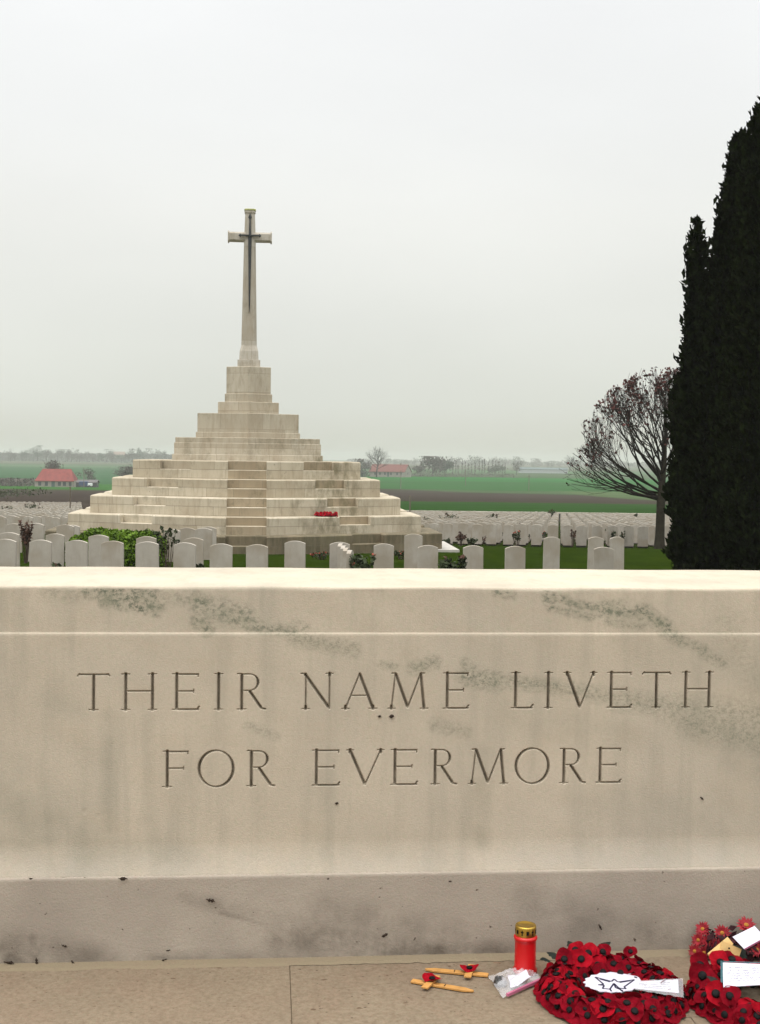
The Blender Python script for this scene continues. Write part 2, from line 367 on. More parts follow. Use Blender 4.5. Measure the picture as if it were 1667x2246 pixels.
TK, TN = .0073, .0036
def serif(x, y, d, w=.085):            # a small serif across the end of a stem; d = horizontal (0) or vertical (1) tick
    return (x - w, y, x + w, y, TN * .9, TN * .9) if d == 0 else (x, y - w, x, y + w, TN * .9, TN * .9)
def curve(fn, n): return [fn(i / n) for i in range(n + 1)]
def glyph(ch, W):
    """strokes in units of the cap height; W = width of the glyph in cap heights"""
    S = []
    def st(x0, y0, x1, y1, a, b=None): S.append((x0, y0, x1, y1, a, a if b is None else b))
    def foot(x, y, w=.085): S.append((x - w, y, x + w, y, TN * .8, TN * .8)); S.append((x, y, x, y + (.07 if y < .5 else -.07), TK * 1.08, TK * .95))
    T, B = .985, .015
    if ch == 'T':
        st(W / 2, B, W / 2, T, TK); foot(W / 2, B, .12); st(.03, T - .01, W - .03, T - .01, TN * 1.2); st(.0, T - .05, .05, T + .01, TN); st(W, T - .05, W - .05, T + .01, TN)
    elif ch == 'H':
        a, c = .12, W - .12
        for x in (a, c): st(x, B, x, T, TK); foot(x, B, .11); foot(x, T, .11)
        st(a, .52, c, .52, TN * 1.1)
    elif ch in 'EF':
        a = .13; st(a, B, a, T, TK); foot(a, T, .11)
        st(a, T - .01, W - .03, T - .01, TN * 1.2); st(W - .03, T - .075, W - .025, T, TN)
        st(a, .515, W * .80, .515, TN * 1.1); st(W * .80, .47, W * .80, .56, TN * .9)
        if ch == 'E': st(a, B, W - .02, B, TN * 1.3); st(W - .06, B, W, .09, TN * 1.2); S.append((a - .11, B, a, B, TN * .9, TN * .9))
        else: foot(a, B, .12)
    elif ch == 'I':
        st(W / 2, B, W / 2, T, TK); foot(W / 2, B, .11); foot(W / 2, T, .11)
    elif ch == 'L':
        a = .15; st(a, B, a, T, TK); foot(a, T, .12); st(a, B, W - .03, B, TN * 1.3); st(W - .07, B, W, .10, TN * 1.2); S.append((a - .12, B, a, B, TN * .9, TN * .9))
    elif ch == 'R':
        a = .13; st(a, B, a, T, TK); foot(a, B, .12); S.append((a - .11, T, a, T, TN, TN))
        x1 = W * .74
        pts = [(a, T - .01), (x1 - .22, T - .01)] + [(x1 - .22 + .22 * math.sin(t), .75 + .225 * math.cos(t)) for t in np.linspace(0, math.pi, 13)] + [(a, .525)]
        for i in range(len(pts) - 1):
            m = abs((pts[i][1] + pts[i + 1][1]) / 2 - .75); w = TN + (TK - TN) * max(0, 1 - m / .2)
            if i in (0, len(pts) - 2): w = TN * 1.05
            st(*pts[i], *pts[i + 1], w)
        st(x1 - .24, .525, W - .10, .03, TK * .95); st(W - .10, .03, W - .0, B, TN * 1.3)
    elif ch == 'N':
        a, c = .11, W - .10
        st(a, B, a, T, TN * 1.3); foot(a, B, .10); st(c, B, c, T, TN * 1.3); foot(c, T, .10)
        st(a - .04, T, c, B + .01, TK); S.append((a - .13, T, a, T, TN, TN))
    elif ch == 'A':
        m = W * .5; st(m, T, .10, B, TN * 1.2); st(m - .01, T, W - .11, B, TK); foot(.10, B, .10); foot(W - .11, B, .11)
        st(.10 + (m - .10) * .38, .375, W - .11 - (W - .11 - m) * .38, .375, TN)
    elif ch == 'M':
        a, b_, c, m = .10, .20, W - .10, W * .5
        st(b_, T, a, B, TN * 1.2); foot(a, B, .10); st(b_, T, m, .04, TK); st(m, .04, W - .20, T, TN * 1.3); st(W - .20, T, c, B, TK); foot(c, B, .11)
        S.append((b_ - .10, T, b_, T, TN, TN)); S.append((W - .20, T, W - .10, T, TN, TN))
    elif ch == 'V':
        m = W * .5; st(.10, T, m, B, TK); st(m, B, W - .10, T, TN * 1.2); foot(.10, T, .10); foot(W - .10, T, .09)
    elif ch == 'O':
        P = [(W / 2 + (W / 2 - .02) * math.cos(t), .5 + .50 * math.sin(t)) for t in np.linspace(0, 2 * math.pi, 41)]
        for i in range(40):
            t = (i + .5) / 40 * 2 * math.pi
            st(*P[i], *P[i + 1], TN + (TK - TN) * abs(math.cos(t + .25)) ** 1.3)
    return S
z1 = lambda v: v / 1.983
z2 = lambda v: 833 + v / 1.981
LINE1 = [('T', z1(337), z1(477)), ('H', z1(527), z1(683)), ('E', z1(747), z1(867)), ('I', z1(930), z1(972)), ('R', z1(1030), z1(1155)),
         ('N', z1(1312), z1(1450)), ('A', z1(1487), z1(1642)), ('M', z2(35), z2(210)), ('E', z2(272), z2(388)),
         ('L', z2(566), z2(668)), ('I', z2(713), z2(752)), ('V', z2(797), z2(945)), ('E', z2(985), z2(1097)), ('T', z2(1140), z2(1265)), ('H', z2(1310), z2(1452))]
LINE2 = [('F', z1(706), z1(822)), ('O', z1(862), z1(1018)), ('R', z1(1072), z1(1195)), ('E', z1(1355), z1(1478)), ('V', 759, 843), ('E', z2(45), z2(165)),
         ('R', z2(220), z2(335)), ('M', z2(385), z2(557)), ('O', z2(588), z2(738)), ('R', z2(780), z2(895)), ('E', z2(937), z2(1050))]
WORD_GAP = .09
def line_strokes(line, yt, yb):
    """yt, yb: cap line and base line in the photograph as functions of x"""
    out = []
    for ch, xa, xb in line:
        u0, zb = on_stone(xa, yb(xa)); u1, zt = on_stone(xb, yt(xb)); _, zt2 = on_stone(xa, yt(xa))
        h = zt2 - zb; W = (u1 - u0) / h
        if out and u0 - prev > WORD_GAP: WORDS.append(0)
        prev = u1
        for (x0, y0, x1, y1, a, b) in glyph(ch, W):
            L_ = math.hypot(x1 - x0, y1 - y0)
            if L_ > .4 and a > TN * 1.5:                 # stems stop at their serifs
                k = min(.2, a * .75 / (L_ * h)); x0, y0, x1, y1 = x0 + (x1 - x0) * k, y0 + (y1 - y0) * k, x1 - (x1 - x0) * k, y1 - (y1 - y0) * k
            out.append((u0 + x0 * h, zb + y0 * h, u0 + x1 * h, zb + y1 * h, a, b, len(WORDS)))
    return out
lerp = lambda x0, y0, x1, y1: (lambda x: y0 + (y1 - y0) * (x - x0) / (x1 - x0))
WORDS = [0]
ST1 = line_strokes(LINE1, lerp(170, 1478, 1560, 1473.5), lerp(170, 1558.5, 1560, 1552))
WORDS.append(0)
ST2 = line_strokes(LINE2, lerp(357, 1647, 1360, 1640.5), lerp(357, 1727, 1360, 1717))

D2 = 1.00907   # whole-view pixels -> photograph pixels
MOSS = [(190, 1285, 260, 1290, 13, 1), (235, 1292, 330, 1300, 17, 1), (225, 1306, 340, 1328, 11, 1), (285, 1312, 350, 1318, 10, .8), (330, 1296, 400, 1302, 14, .45), (425, 1305, 450, 1320, 14, 1.0),
        (440, 1318, 530, 1342, 20, .85), (430, 1350, 450, 1366, 13, .9), (500, 1340, 545, 1350, 14, .9), (540, 1362, 640, 1374, 10, .75), (640, 1358, 665, 1362, 8, .5), (640, 1386, 770, 1412, 15, .5),
        (100, 1290, 180, 1295, 15, .25), (750, 1400, 770, 1418, 10, .4), (830, 1444, 860, 1450, 8, .5), (900, 1452, 945, 1440, 12, .7), (1010, 1440, 1030, 1458, 9, .6), (1015, 1470, 1080, 1482, 18, .75),
        (1100, 1482, 1215, 1492, 13, .6), (1215, 1496, 1330, 1515, 15, .5), (1340, 1520, 1460, 1535, 20, .5), (1460, 1540, 1652, 1560, 30, .45), (1080, 1288, 1115, 1296, 8, .8),
        (1185, 1290, 1200, 1320, 9, .9), (1205, 1298, 1270, 1318, 8, .9), (1270, 1316, 1330, 1328, 7, .9), (1200, 1322, 1290, 1342, 8, .6), (1315, 1325, 1350, 1325, 16, .95), (1335, 1310, 1342, 1335, 7, .9),
        (1350, 1332, 1400, 1338, 9, .9), (1395, 1326, 1450, 1364, 13, 1.0), (1320, 1352, 1400, 1362, 7, .5), (1440, 1370, 1480, 1392, 11, .8), (1480, 1392, 1530, 1412, 9, .6), (1530, 1420, 1570, 1440, 11, .6),
        (1500, 1570, 1652, 1610, 28, .5), (945, 1576, 1010, 1590, 13, .4), (540, 1578, 600, 1600, 9, .35), (1580, 1360, 1652, 1500, 30, .2)]
STAIN = [(235, 1560, 235, 1800, 16, .45), (325, 1560, 320, 1780, 10, .25), (700, 1700, 700, 1850, 22, .2), (1046, 1640, 1046, 1830, 18, .4), (1240, 1650, 1240, 1800, 14, .2), (0, 1740, 180, 1850, 60, .45),
         (0, 1700, 60, 1780, 50, .3), (100, 1520, 180, 1550, 20, .25), (1500, 1580, 1652, 1650, 50, .35), (1100, 1560, 1350, 1600, 40, .25), (1400, 1390, 1652, 1480, 50, .2), (560, 1640, 560, 1800, 14, .15),
         (1330, 1740, 1652, 1790, 60, .2), (820, 1830, 850, 1850, 20, .25), (0, 1830, 420, 1862, 24, .35)]
def capsules(U, Z, caps, toff=0.0, yoff=0.0):
    A = np.zeros_like(U)
    for (x0, y0, x1, y1, r, s) in caps:
        a = on_stone(x0 * D2, y0 * D2, yoff); c = on_stone(x1 * D2, y1 * D2, yoff); rr = r * D2 * 5.05 / F * 1.2
        dx, dz = c[0] - a[0], c[1] - a[1]; l2 = dx * dx + dz * dz + 1e-9
        t = np.clip(((U - a[0]) * dx + (Z - a[1]) * dz) / l2, 0, 1)
        d = np.hypot(U - a[0] - t * dx, Z - a[1] - t * dz)
        A = np.maximum(A, s * np.clip(1.25 - d / rr * .85, 0, 1))
    return A
def build_stone():
    root = thing('stone_of_remembrance', 'massive pale altar shaped memorial stone with two lines of engraved capitals', 'memorial stone', STONE_O, YAW)
    # rows of the profile (y into the stone, z), columns along u
    zl = []
    zs = [Z_PL - .006]
    z = Z_PL - .006
    def band(top, step):
        nonlocal z
        n = max(1, int(math.ceil((top - z) / step)))
        for i in range(1, n + 1): zs.append(z + (top - z) * i / n)
        z = top
    band(Z_PL + .17, .006)
    zb2 = min(min(s[1], s[3]) for s in ST2) - .012; zt2 = max(max(s[1], s[3]) for s in ST2) + .012
    zb1 = min(min(s[1], s[3]) for s in ST1) - .012; zt1 = max(max(s[1], s[3]) for s in ST1) + .012
    band(zb2, .009); band(zt2, .0016); band(zb1, .009); band(zt1, .0016); band(Z_LEDGE - .006, .009); band(Z_LEDGE + .006, .002); band(Z_TOP - .012, .008)
    def front(zz):
        y = 0.0
        t = np.clip((Z_PL + .125 - zz) / .125, 0, 1); y -= .020 * t ** 1.6        # flare above the plinth
        y += .006 * np.clip((zz - Z_LEDGE + .005) / .005, 0, 1)                      # upper band set back
        return y
    zs = np.array(zs); prof = [(float(front(zz)), zz) for zz in zs]
    yt = prof[-1][0]
    prof += [(yt + .012 * (1 - math.cos(t)), Z_TOP - .012 + .012 * math.sin(t)) for t in np.linspace(.35, math.pi / 2, 4)]
    prof += [(yt + d, Z_TOP + .004 * math.sin(d / THICK * math.pi)) for d in np.linspace(.04, THICK - .02, 26)]
    prof += [(THICK - .004, Z_TOP - .006), (THICK, Z_TOP - .02), (THICK, .8), (THICK, Z_PL + .001)]
    nf = len(zs)
    umin = min(min(s[0], s[2]) for s in ST1) - .012; umax = max(max(s[0], s[2]) for s in ST1) + .012
    us = np.concatenate([np.linspace(-HALF, umin, 60)[:-1], np.arange(umin, umax, .0016), np.linspace(umax, HALF, 60)])
    P = np.array(prof); nU, nP = len(us), len(P)
    U = np.repeat(us[None], nP, 0); Y = np.repeat(P[:, :1], nU, 1); Z = np.repeat(P[:, 1:], nU, 1)
    # grooves
    G = np.zeros((nP, nU)); Lid = np.zeros((nP, nU), np.int8)
    for strokes in (ST1, ST2):
        for (x0, y0, x1, y1, a, b, li) in strokes:
            r = max(a, b) + .002
            i0, i1 = np.searchsorted(us, min(x0, x1) - r), np.searchsorted(us, max(x0, x1) + r)
            j0, j1 = np.searchsorted(zs, min(y0, y1) - r), np.searchsorted(zs, max(y0, y1) + r)
            uu, zz = np.meshgrid(us[i0:i1], zs[j0:j1])
            dx, dy = x1 - x0, y1 - y0; t = np.clip(((uu - x0) * dx + (zz - y0) * dy) / (dx * dx + dy * dy + 1e-12), 0, 1)
            d = np.hypot(uu - x0 - t * dx, zz - y0 - t * dy); hw = a + (b - a) * t
            G[j0:j1, i0:i1] = np.maximum(G[j0:j1, i0:i1], hw - d)
            Lid[j0:j1, i0:i1][(hw - d) > -.0012] = li
    depth = np.clip(G, 0, None) * 2.2
    # hand-worked surface: long soft undulations, a few chips
    fr = (np.arange(nP) < nf)[:, None]
    und = .0012 * np.sin(U * 5.1 + Z * 3.0) * np.sin(Z * 7.7 - U * 1.3) + .0006 * np.sin(U * 17 + Z * 11) * np.sin(Z * 23 + U * 3)
    chips = np.zeros_like(U)
    for (px, py, rx, rz, dd) in ((1235, 1772, .030, .030, .0007), (508, 1768, .014, .004, .003), (625, 1772, .012, .004, .003), (185, 1780, .014, .004, .003), (215, 1790, .012, .004, .0025),
                                 (260, 1762, .012, .003, .003), (760, 1790, .008, .004, .002), (1150, 1500, .01, .006, .002), (120, 1420, .01, .005, .002), (1310, 1840, .01, .004, .002)):
        a = on_stone(px, py); q = np.hypot((U - a[0]) / rx, (Z - a[1]) / rz); chips += dd * np.clip(1 - q, 0, 1)
    Y = Y + np.where(fr, depth + und + chips, 0)
    Z = Z + np.where(~fr & (P[:, 1:] > 1.4), .0015 * np.sin(U * 9) * np.cos(Y * 14), 0)
    V = np.stack([U, Y, Z], -1).reshape(-1, 3)
    i = np.arange(nP - 1)[:, None] * nU + np.arange(nU - 1)[None]
    Fq = np.stack([i, i + 1, i + nU + 1, i + nU], -1).reshape(-1, 4)
    lf = np.maximum.reduce([Lid[:-1, :-1], Lid[1:, :-1], Lid[:-1, 1:], Lid[1:, 1:]]).reshape(-1)
    moss = np.where(fr, capsules(U, Z, MOSS), 0); stain = np.where(fr, capsules(U, Z, STAIN), .12)
    top = (~fr) & (Z > 1.465)
    stain = np.where(top, .02 + .22 * np.clip(np.sin(U * 3.1 + 1) * np.sin(Y * 9 + U * 2), 0, 1), stain)
    scrub = np.clip((Z_PL + .13 - Z) / .1, 0, 1) * fr * .38
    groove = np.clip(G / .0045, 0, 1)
    def sub(name, sel):
        f = Fq[sel]; idx, inv = np.unique(f.ravel(), return_inverse=True)
        o = np_mesh(name, V[idx], inv.reshape(-1, 4), M_stone, root, smooth=True)
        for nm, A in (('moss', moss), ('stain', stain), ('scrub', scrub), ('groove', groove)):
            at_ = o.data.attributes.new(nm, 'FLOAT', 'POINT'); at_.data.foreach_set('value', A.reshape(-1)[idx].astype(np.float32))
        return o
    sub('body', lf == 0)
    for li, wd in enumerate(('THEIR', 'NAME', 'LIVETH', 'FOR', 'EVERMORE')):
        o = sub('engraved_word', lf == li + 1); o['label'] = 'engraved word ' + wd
    # end faces
    for s in (-1, 1):
        mb = MB(); ring = [(s * HALF, p[0], p[1]) for p in prof]
        mb.add(ring, [tuple(range(len(ring))) if s < 0 else tuple(reversed(range(len(ring))))]); mb.build('end_face', M_stone, root)
    # plinth
    nu, nz = 420, 40
    us2 = np.linspace(-HALF - .06, HALF + .06, nu)
    pz = np.concatenate([np.linspace(.0, .03, 6), np.linspace(.035, Z_PL - .006, 36), [Z_PL - .002, Z_PL]])
    py = np.where(pz > Z_PL - .001, -.0225, np.where(pz > Z_PL - .004, -.028, -.0305))
    pr = np.concatenate([np.stack([py, pz], 1), [[.2, Z_PL], [THICK + .06, Z_PL], [THICK + .066, Z_PL - .006], [THICK + .066, 0.0]]])
    U2 = np.repeat(us2[None], len(pr), 0); Y2 = np.repeat(pr[:, :1], nu, 1); Z2 = np.repeat(pr[:, 1:], nu, 1)
    ff = (np.arange(len(pr)) < len(pz))[:, None]
    edge = np.exp(-((Z2 - Z_PL) / .004) ** 2) * ff
    wob = np.array([mnoise.noise(Vector((u * 9, 3, 0))) + .6 * mnoise.noise(Vector((u * 31, 7, 0))) for u in us2])[None]
    Y2 = Y2 + ff * (.0012 * np.sin(U2 * 6 + Z2 * 9) + edge * .003 * np.clip(wob, 0, 1))
    Z2 = Z2 - edge * .003 * np.clip(-wob, 0, 1)
    i = np.arange(len(pr) - 1)[:, None] * nu + np.arange(nu - 1)[None]
    o = np_mesh('plinth', np.stack([U2, Y2, Z2], -1).reshape(-1, 3), np.stack([i, i + 1, i + nu + 1, i + nu], -1).reshape(-1, 4), M_plinth, root, smooth=False)
    st = capsules(U2, Z2, [(20, 2085, 45, 2095, 14, .9), (70, 2040, 80, 2095, 10, .8), (150, 2070, 170, 2090, 12, .6), (620, 2040, 900, 2060, 40, .55), (700, 1985, 1000, 2040, 35, .35), (740, 2060, 1100, 2075, 22, .7),
                           (0, 2050, 200, 2085, 30, .5), (1150, 1960, 1350, 2010, 30, .3), (1240, 2010, 1500, 2060, 40, .4), (400, 1950, 600, 2000, 14, .3), (480, 1985, 580, 2010, 4, .5), (300, 2085, 620, 2092, 10, .5)], yoff=-.035)
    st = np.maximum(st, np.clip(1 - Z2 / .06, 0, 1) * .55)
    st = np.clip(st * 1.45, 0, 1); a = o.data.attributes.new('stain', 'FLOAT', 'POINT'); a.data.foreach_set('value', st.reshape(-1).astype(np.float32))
    for s in (-1, 1):
        mb = MB(); ring = [(s * (HALF + .06), p[0], p[1]) for p in pr]
        mb.add(ring, [tuple(range(len(ring))) if s < 0 else tuple(reversed(range(len(ring))))]); mb.build('plinth_end', M_plinth, root)
build_stone()

def build_paving():
    root = tag(bpy.data.objects.new('paving', None), kind='structure'); COL.objects.link(root)
    root.location = STONE_O; root.rotation_euler = (0, 0, YAW)
    lip = MB()
    n = 260; us = [-2.0 + 4.0 * i / n for i in range(n + 1)]
    vs = []; fs = []
    for i, u in enumerate(us):
        w = .016 * mnoise.noise(Vector((u * 5, 1, 5))) + .010 * mnoise.noise(Vector((u * 25, 2, 5)))
        vs += [(u, -.028, .011), (u, -.070 + w, .006), (u, -.082 + w, -.001)]
    for i in range(n):
        for k in range(2): fs.append((i * 3 + k, i * 3 + k + 1, i * 3 + k + 4, i * 3 + k + 3))
    lip.add(vs, [tuple(reversed(f)) for f in fs])
    lip.build('mortar_bed', mat('olive_mortar', (.150, .122, .078), .95, .35, 24, .4, 90, hue=(.205, .158, .105)), root)
    # slabs with narrow joints
    ja = MSi @ on_z(637, 2160, 0)
    xs = [ja.x + 1.32 * k for k in range(-5, 6)]
    ys = [-6.6, -5.4, -4.2, -3.0, -1.8, -.62, THICK + .75, THICK + 1.9]
    for r in range(len(ys) - 1):
        off = 0 if r == len(ys) - 2 or ys[r] == -.62 else (.6 if r % 2 else .1)
        for c in range(len(xs) - 1):
            g = .0011; dz = .0012 * math.sin(c * 3.1 + r * 1.7)
            mb = MB(); mb.box(xs[c] + off + g, xs[c + 1] + off - g, ys[r] + g, ys[r + 1] - g, -.34, -.0005 + dz - .0015)
            o = mb.build('paving_slab', M_paving, root, bevel=.002)
    jb = MB(); jb.box(xs[0] + .2, xs[-1] - .2, ys[0] + .1, ys[-1] - .1, -.33, -.008)
    jb.build('joint_bed', mat('joint_mortar', (.15, .115, .072), .95, .2, 30), root)
build_paving()

# ------------------------------------------------------------------ stepped monument with cross
MY = 36.0
MX = at(546, 800, MY).x
CW = .23
MYAW = R(5.5)
M_ash = ashlar('tier_ashlar', (.455, .403, .31), .86, CW, 0)
M_ash2 = ashlar('pedestal_ashlar', (.43, .385, .305), 1.1, .52, .1)
M_ash3 = ashlar('stained_ashlar', (.115, .098, .062), .95, CW, 0, .15)
M_cross = ashlar('cross_limestone', (.42, .385, .325), 3.0, 2.6, .0)
M_bronze = mat('dark_bronze', (.030, .033, .034), .5, .3, 12, spec=.4)
M_lichen = mat('lichen_stone', (.33, .34, .13), .95, .3, 14)
def vplan(w, cf=.6, sl=.45, fl=.0):
    c = cf * w; a = c + sl * (w - fl)
    p = [(-w, -c), (-fl, -a), (fl, -a), (w, -c), (w, c), (fl, a), (-fl, a), (-w, c)]
    if fl == 0: p = [(-w, -c), (0, -a), (w, -c), (w, c), (0, a), (-w, c)]
    return p
def notched(w, s, nd, cw=.5, nw=.83):
    """tier outline cut back at the stairs: centre front, both flanks, sides, back"""
    c = .6 * w; sl = .45; a = c + sl * (w - cw)
    fy = lambda x: -(a - sl * max(0, abs(x) - cw))
    left = [(-w, fy(w)), (-(s + nw), fy(s + nw)), (-(s + nw) + .06, fy(s + nw) + nd), (-s + .02, fy(s) + nd), (-s, fy(s)), (-cw, fy(cw)), (-cw, fy(cw) + nd)]
    front = left + [(-x, y) for x, y in reversed(left)]
    right = [(w, -.5), (w - nd, -.5), (w - nd, .5), (w, .5)]
    back = [(-x, -y) for x, y in front]
    lft = [(-x, -y) for x, y in right]
    return front + right + back + lft
def build_monument():
    root = thing('stepped_cross_monument', 'tall pale stone cross with dark sword on a broad stepped pyramid', 'monument', (MX, MY, 0), MYAW)
    zz = lambda py, Y: at(546, py, Y).z
    tiers = [('A', 3.03, 1.47, 1011), ('B', 3.54, 1.77, 1052), ('C', 4.06, 2.06, 1093.5), ('D', 4.58, 2.36, 1135.5), ('E', 5.10, 2.66, 1177)]
    tz = []
    for nm, w, s, py in tiers: tz.append(zz(py, MY - (.6 * w + .45 * (w - .5))))
    tz.append(gz(33) - .15)
    for k, (nm, w, s, py) in enumerate(tiers):
        zt, zb = tz[k], tz[k + 1]; zm = (zt + zb) / 2 if k < 4 else zt - .24
        m = M_ash if k < 4 else M_ash3
        lo = MB(); lo.prism(vplan(w, fl=.5), zb - .01, zm, .012)
        lo.build('lower_course', m, root)
        up = MB(); up.prism(notched(w, s, .29), zm - .004, zt, .028)
        up.build('upper_course', m, root)
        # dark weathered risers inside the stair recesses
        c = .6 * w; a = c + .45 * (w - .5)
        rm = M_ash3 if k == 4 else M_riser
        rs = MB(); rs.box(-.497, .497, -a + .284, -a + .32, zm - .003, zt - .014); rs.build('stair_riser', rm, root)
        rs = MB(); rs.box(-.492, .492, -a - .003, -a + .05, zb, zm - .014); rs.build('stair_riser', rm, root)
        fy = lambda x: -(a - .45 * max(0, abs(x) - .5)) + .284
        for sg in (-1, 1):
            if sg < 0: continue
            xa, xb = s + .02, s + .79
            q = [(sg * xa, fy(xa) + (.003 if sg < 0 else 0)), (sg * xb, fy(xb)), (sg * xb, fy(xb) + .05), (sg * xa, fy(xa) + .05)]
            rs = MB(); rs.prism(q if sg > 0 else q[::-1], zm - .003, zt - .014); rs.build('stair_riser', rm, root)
    spec = [(2.04, 997.5, 1011.2), (1.99, 972, 997.6), (1.96, 960, 972.2), (1.425, 948, 960.3), (1.385, 906, 948.2), (.84, 881, 906.2), (.655, 863, 881.2), (.615, 803.5, 863.2)]
    for k, (w, yt, yb) in enumerate(spec):
        Yf = MY - 1.05 * w
        zt = zz(yt, Yf); zb = tz[0] - .02 if k == 0 else zprev - .004
        mb = MB(); mb.prism(vplan(w), zb, zt, .010); mb.build('pedestal_block', M_ash2, root); zprev = zt
    cz = zprev
    cr = MB()
    def ring(cxx, z, hx, hy, ch):
        return [(cxx - hx + ch, -hy, z), (cxx + hx - ch, -hy, z), (cxx + hx, -hy + ch, z), (cxx + hx, hy - ch, z), (cxx + hx - ch, hy, z), (cxx - hx + ch, hy, z), (cxx - hx, hy - ch, z), (cxx - hx, -hy + ch, z)]
    zc = lambda py: at(546, py, MY - .2).z
    st = [(803.5, .315, .30, .02), (790, .315, .30, .02), (789.5, .268, .25, .03), (770, .255, .235, .05), (760, .222, .205, .06), (757, .216, .20, .07), (530, .163, .145, .055), (520, .160, .14, .055), (466, .135, .12, .045), (465, .152, .138, .05), (460, .152, .138, .05)]
    rings = [ring(0, zc(p), hx, hy, ch) for p, hx, hy, ch in st]; rings[0] = [(x, y, cz - .003) for x, y, z in rings[0]]
    fs = [(i * 8 + k, i * 8 + (k + 1) % 8, (i + 1) * 8 + (k + 1) % 8, (i + 1) * 8 + k) for i in range(len(rings) - 1) for k in range(8)]
    fs += [tuple(range((len(rings) - 1) * 8, len(rings) * 8))]
    cr.add([v for r_ in rings for v in r_], fs)
    shaft = cr.build('cross_shaft', M_cross, root)
    cap = MB(); zt = zc(460); cap.prism([(p[0] * 1.06, p[1] * 1.06) for p in rings[-1]], zt, zt + .045, .012); cap.build('cap', M_lichen, shaft)
    am = MB(); za = (zc(506) + zc(530)) / 2; hh = (zc(506) - zc(530)) / 2
    for s in (-1, 1):
        secs = [(.10, .125, hh * .88), (.57, .118, hh * .86), (.575, .135, hh * 1.04), (.612, .135, hh * 1.06)]
        vs = []
        for x, hy, hz in secs:
            ch = .045
            vs += [(s * x, y, za + z) for y, z in ((-hy, -hz + ch), (-hy, hz - ch), (-hy + ch, hz), (hy - ch, hz), (hy, hz - ch), (hy, -hz + ch), (hy - ch, -hz), (-hy + ch, -hz))]
        n = len(secs)
        f2 = [(i * 8 + k, i * 8 + (k + 1) % 8, (i + 1) * 8 + (k + 1) % 8, (i + 1) * 8 + k) for i in range(n - 1) for k in range(8)] + [tuple(range((n - 1) * 8, n * 8))]
        if s > 0: f2 = [tuple(reversed(f)) for f in f2]
        am.add(vs, f2)
    am.build('cross_arms', M_cross, root)
    # sword
    sw = MB(); y0 = -.175
    zg = zc(516); zt = zc(467); zp = zc(686)
    def blade(pts, y_of):      # diamond section blade along z: (z, halfwidth)
        vs = []
        for z, w in pts:
            y = y_of(z); vs += [(-w, y, z), (0, y - .025, z), (w, y, z), (0, y + .04, z)]
        n = len(pts)
        sw.add(vs, [(i * 4 + k, i * 4 + (k + 1) % 4, (i + 1) * 4 + (k + 1) % 4, (i + 1) * 4 + k) for i in range(n - 1) for k in range(4)] + [(3, 2, 1, 0), tuple(range(4 * n - 4, 4 * n))])
    hyz = lambda z: -float(np.interp(z, [zc(757), zc(530), zc(466)], [.20, .145, .12])) - .02
    blade([(zp, .004), (zp + .25, .018), (zg - .1, .047), (zg, .05)], hyz)
    blade([(zg, .034), (zt - .18, .020), (zt - .15, .022), (zt - .12, .052), (zt - .10, .045), (zt, .004)], hyz)
    yg = hyz(zg) - .01
    sw.box(-.27, .27, yg - .03, yg + .02, zg - .019, zg + .019)
    for s in (-1, 1):
        sw.add([(s * .22, yg, zg), (s * .27, yg, zg + .052), (s * .32, yg, zg), (s * .27, yg, zg - .052), (s * .27, yg - .03, zg), (s * .27, yg + .03, zg)],
               [(0, 1, 4), (1, 2, 4), (2, 3, 4), (3, 0, 4), (1, 0, 5), (2, 1, 5), (3, 2, 5), (0, 3, 5)])
    sw.build('sword', M_bronze, shaft)
    # pale apron of paving on the right
    pv = MB(); g = gz(33.5) + .02
    a = at(968, 1209, 33.2); b = at(1008, 1210.5, 33.2); c = at(969, 1190, 36.6); d = at(930, 1190, 36.6)
    pv.prism([(a.x - .6, a.y), (b.x, b.y), (c.x + .06, c.y), (d.x, d.y)], g - .2, g + .035)
    tag(pv.build('path', mat('pale_path_stone', (.38, .36, .32), .9, .08, 4, .1)), kind='structure')
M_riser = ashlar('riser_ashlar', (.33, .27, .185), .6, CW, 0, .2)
build_monument()

# ------------------------------------------------------------------ headstones
def headstone_mesh(h=.81, w=.38, t=.076, deep=.35):
    n = 12; out = [(-w / 2, -deep), (w / 2, -deep)]
    rise = .045
    for i in range(n + 1):
        x = w / 2 - w * i / n; out.append((x, h - rise + rise * (1 - (2 * x / w) ** 2)))
    vs = []; e = .004
    for y, k in ((-t / 2, e), (-t / 2 + e, 0), (t / 2 - e, 0), (t / 2, e)):
        vs += [(x * (1 - k / (w / 2)), y, z - (k if z > 0 else 0)) for x, z in out]
    m = len(out)
    fs = [tuple(range(m)), tuple(reversed(range(3 * m, 4 * m)))]
    for r in range(3):
        fs += [(r * m + i, (r + 1) * m + i, (r + 1) * m + (i + 1) % m, r * m + (i + 1) % m) for i in range(m)]
    me = bpy.data.meshes.new('headstone'); me.from_pydata(vs, [], fs); me.update(); me.materials.append(M_head)
    return me, vs, fs
HEAD_ME, HV, HF = headstone_mesh()
def headstone(x, y, z, rz, label, group, tilt=(0, 0)):
    o = link('headstone', HEAD_ME); o.location = (x, y, z); o.rotation_euler = (tilt[0], tilt[1], rz)
    return tag(o, label, 'headstone', group)
a1 = lambda v: v / 2.95
b1 = lambda v: 540 + v / 2.95
c1 = lambda v: 1080 + v / 2.814
yz = lambda v: 950 + v / 2.95
yc = lambda v: 950 + v / 2.814
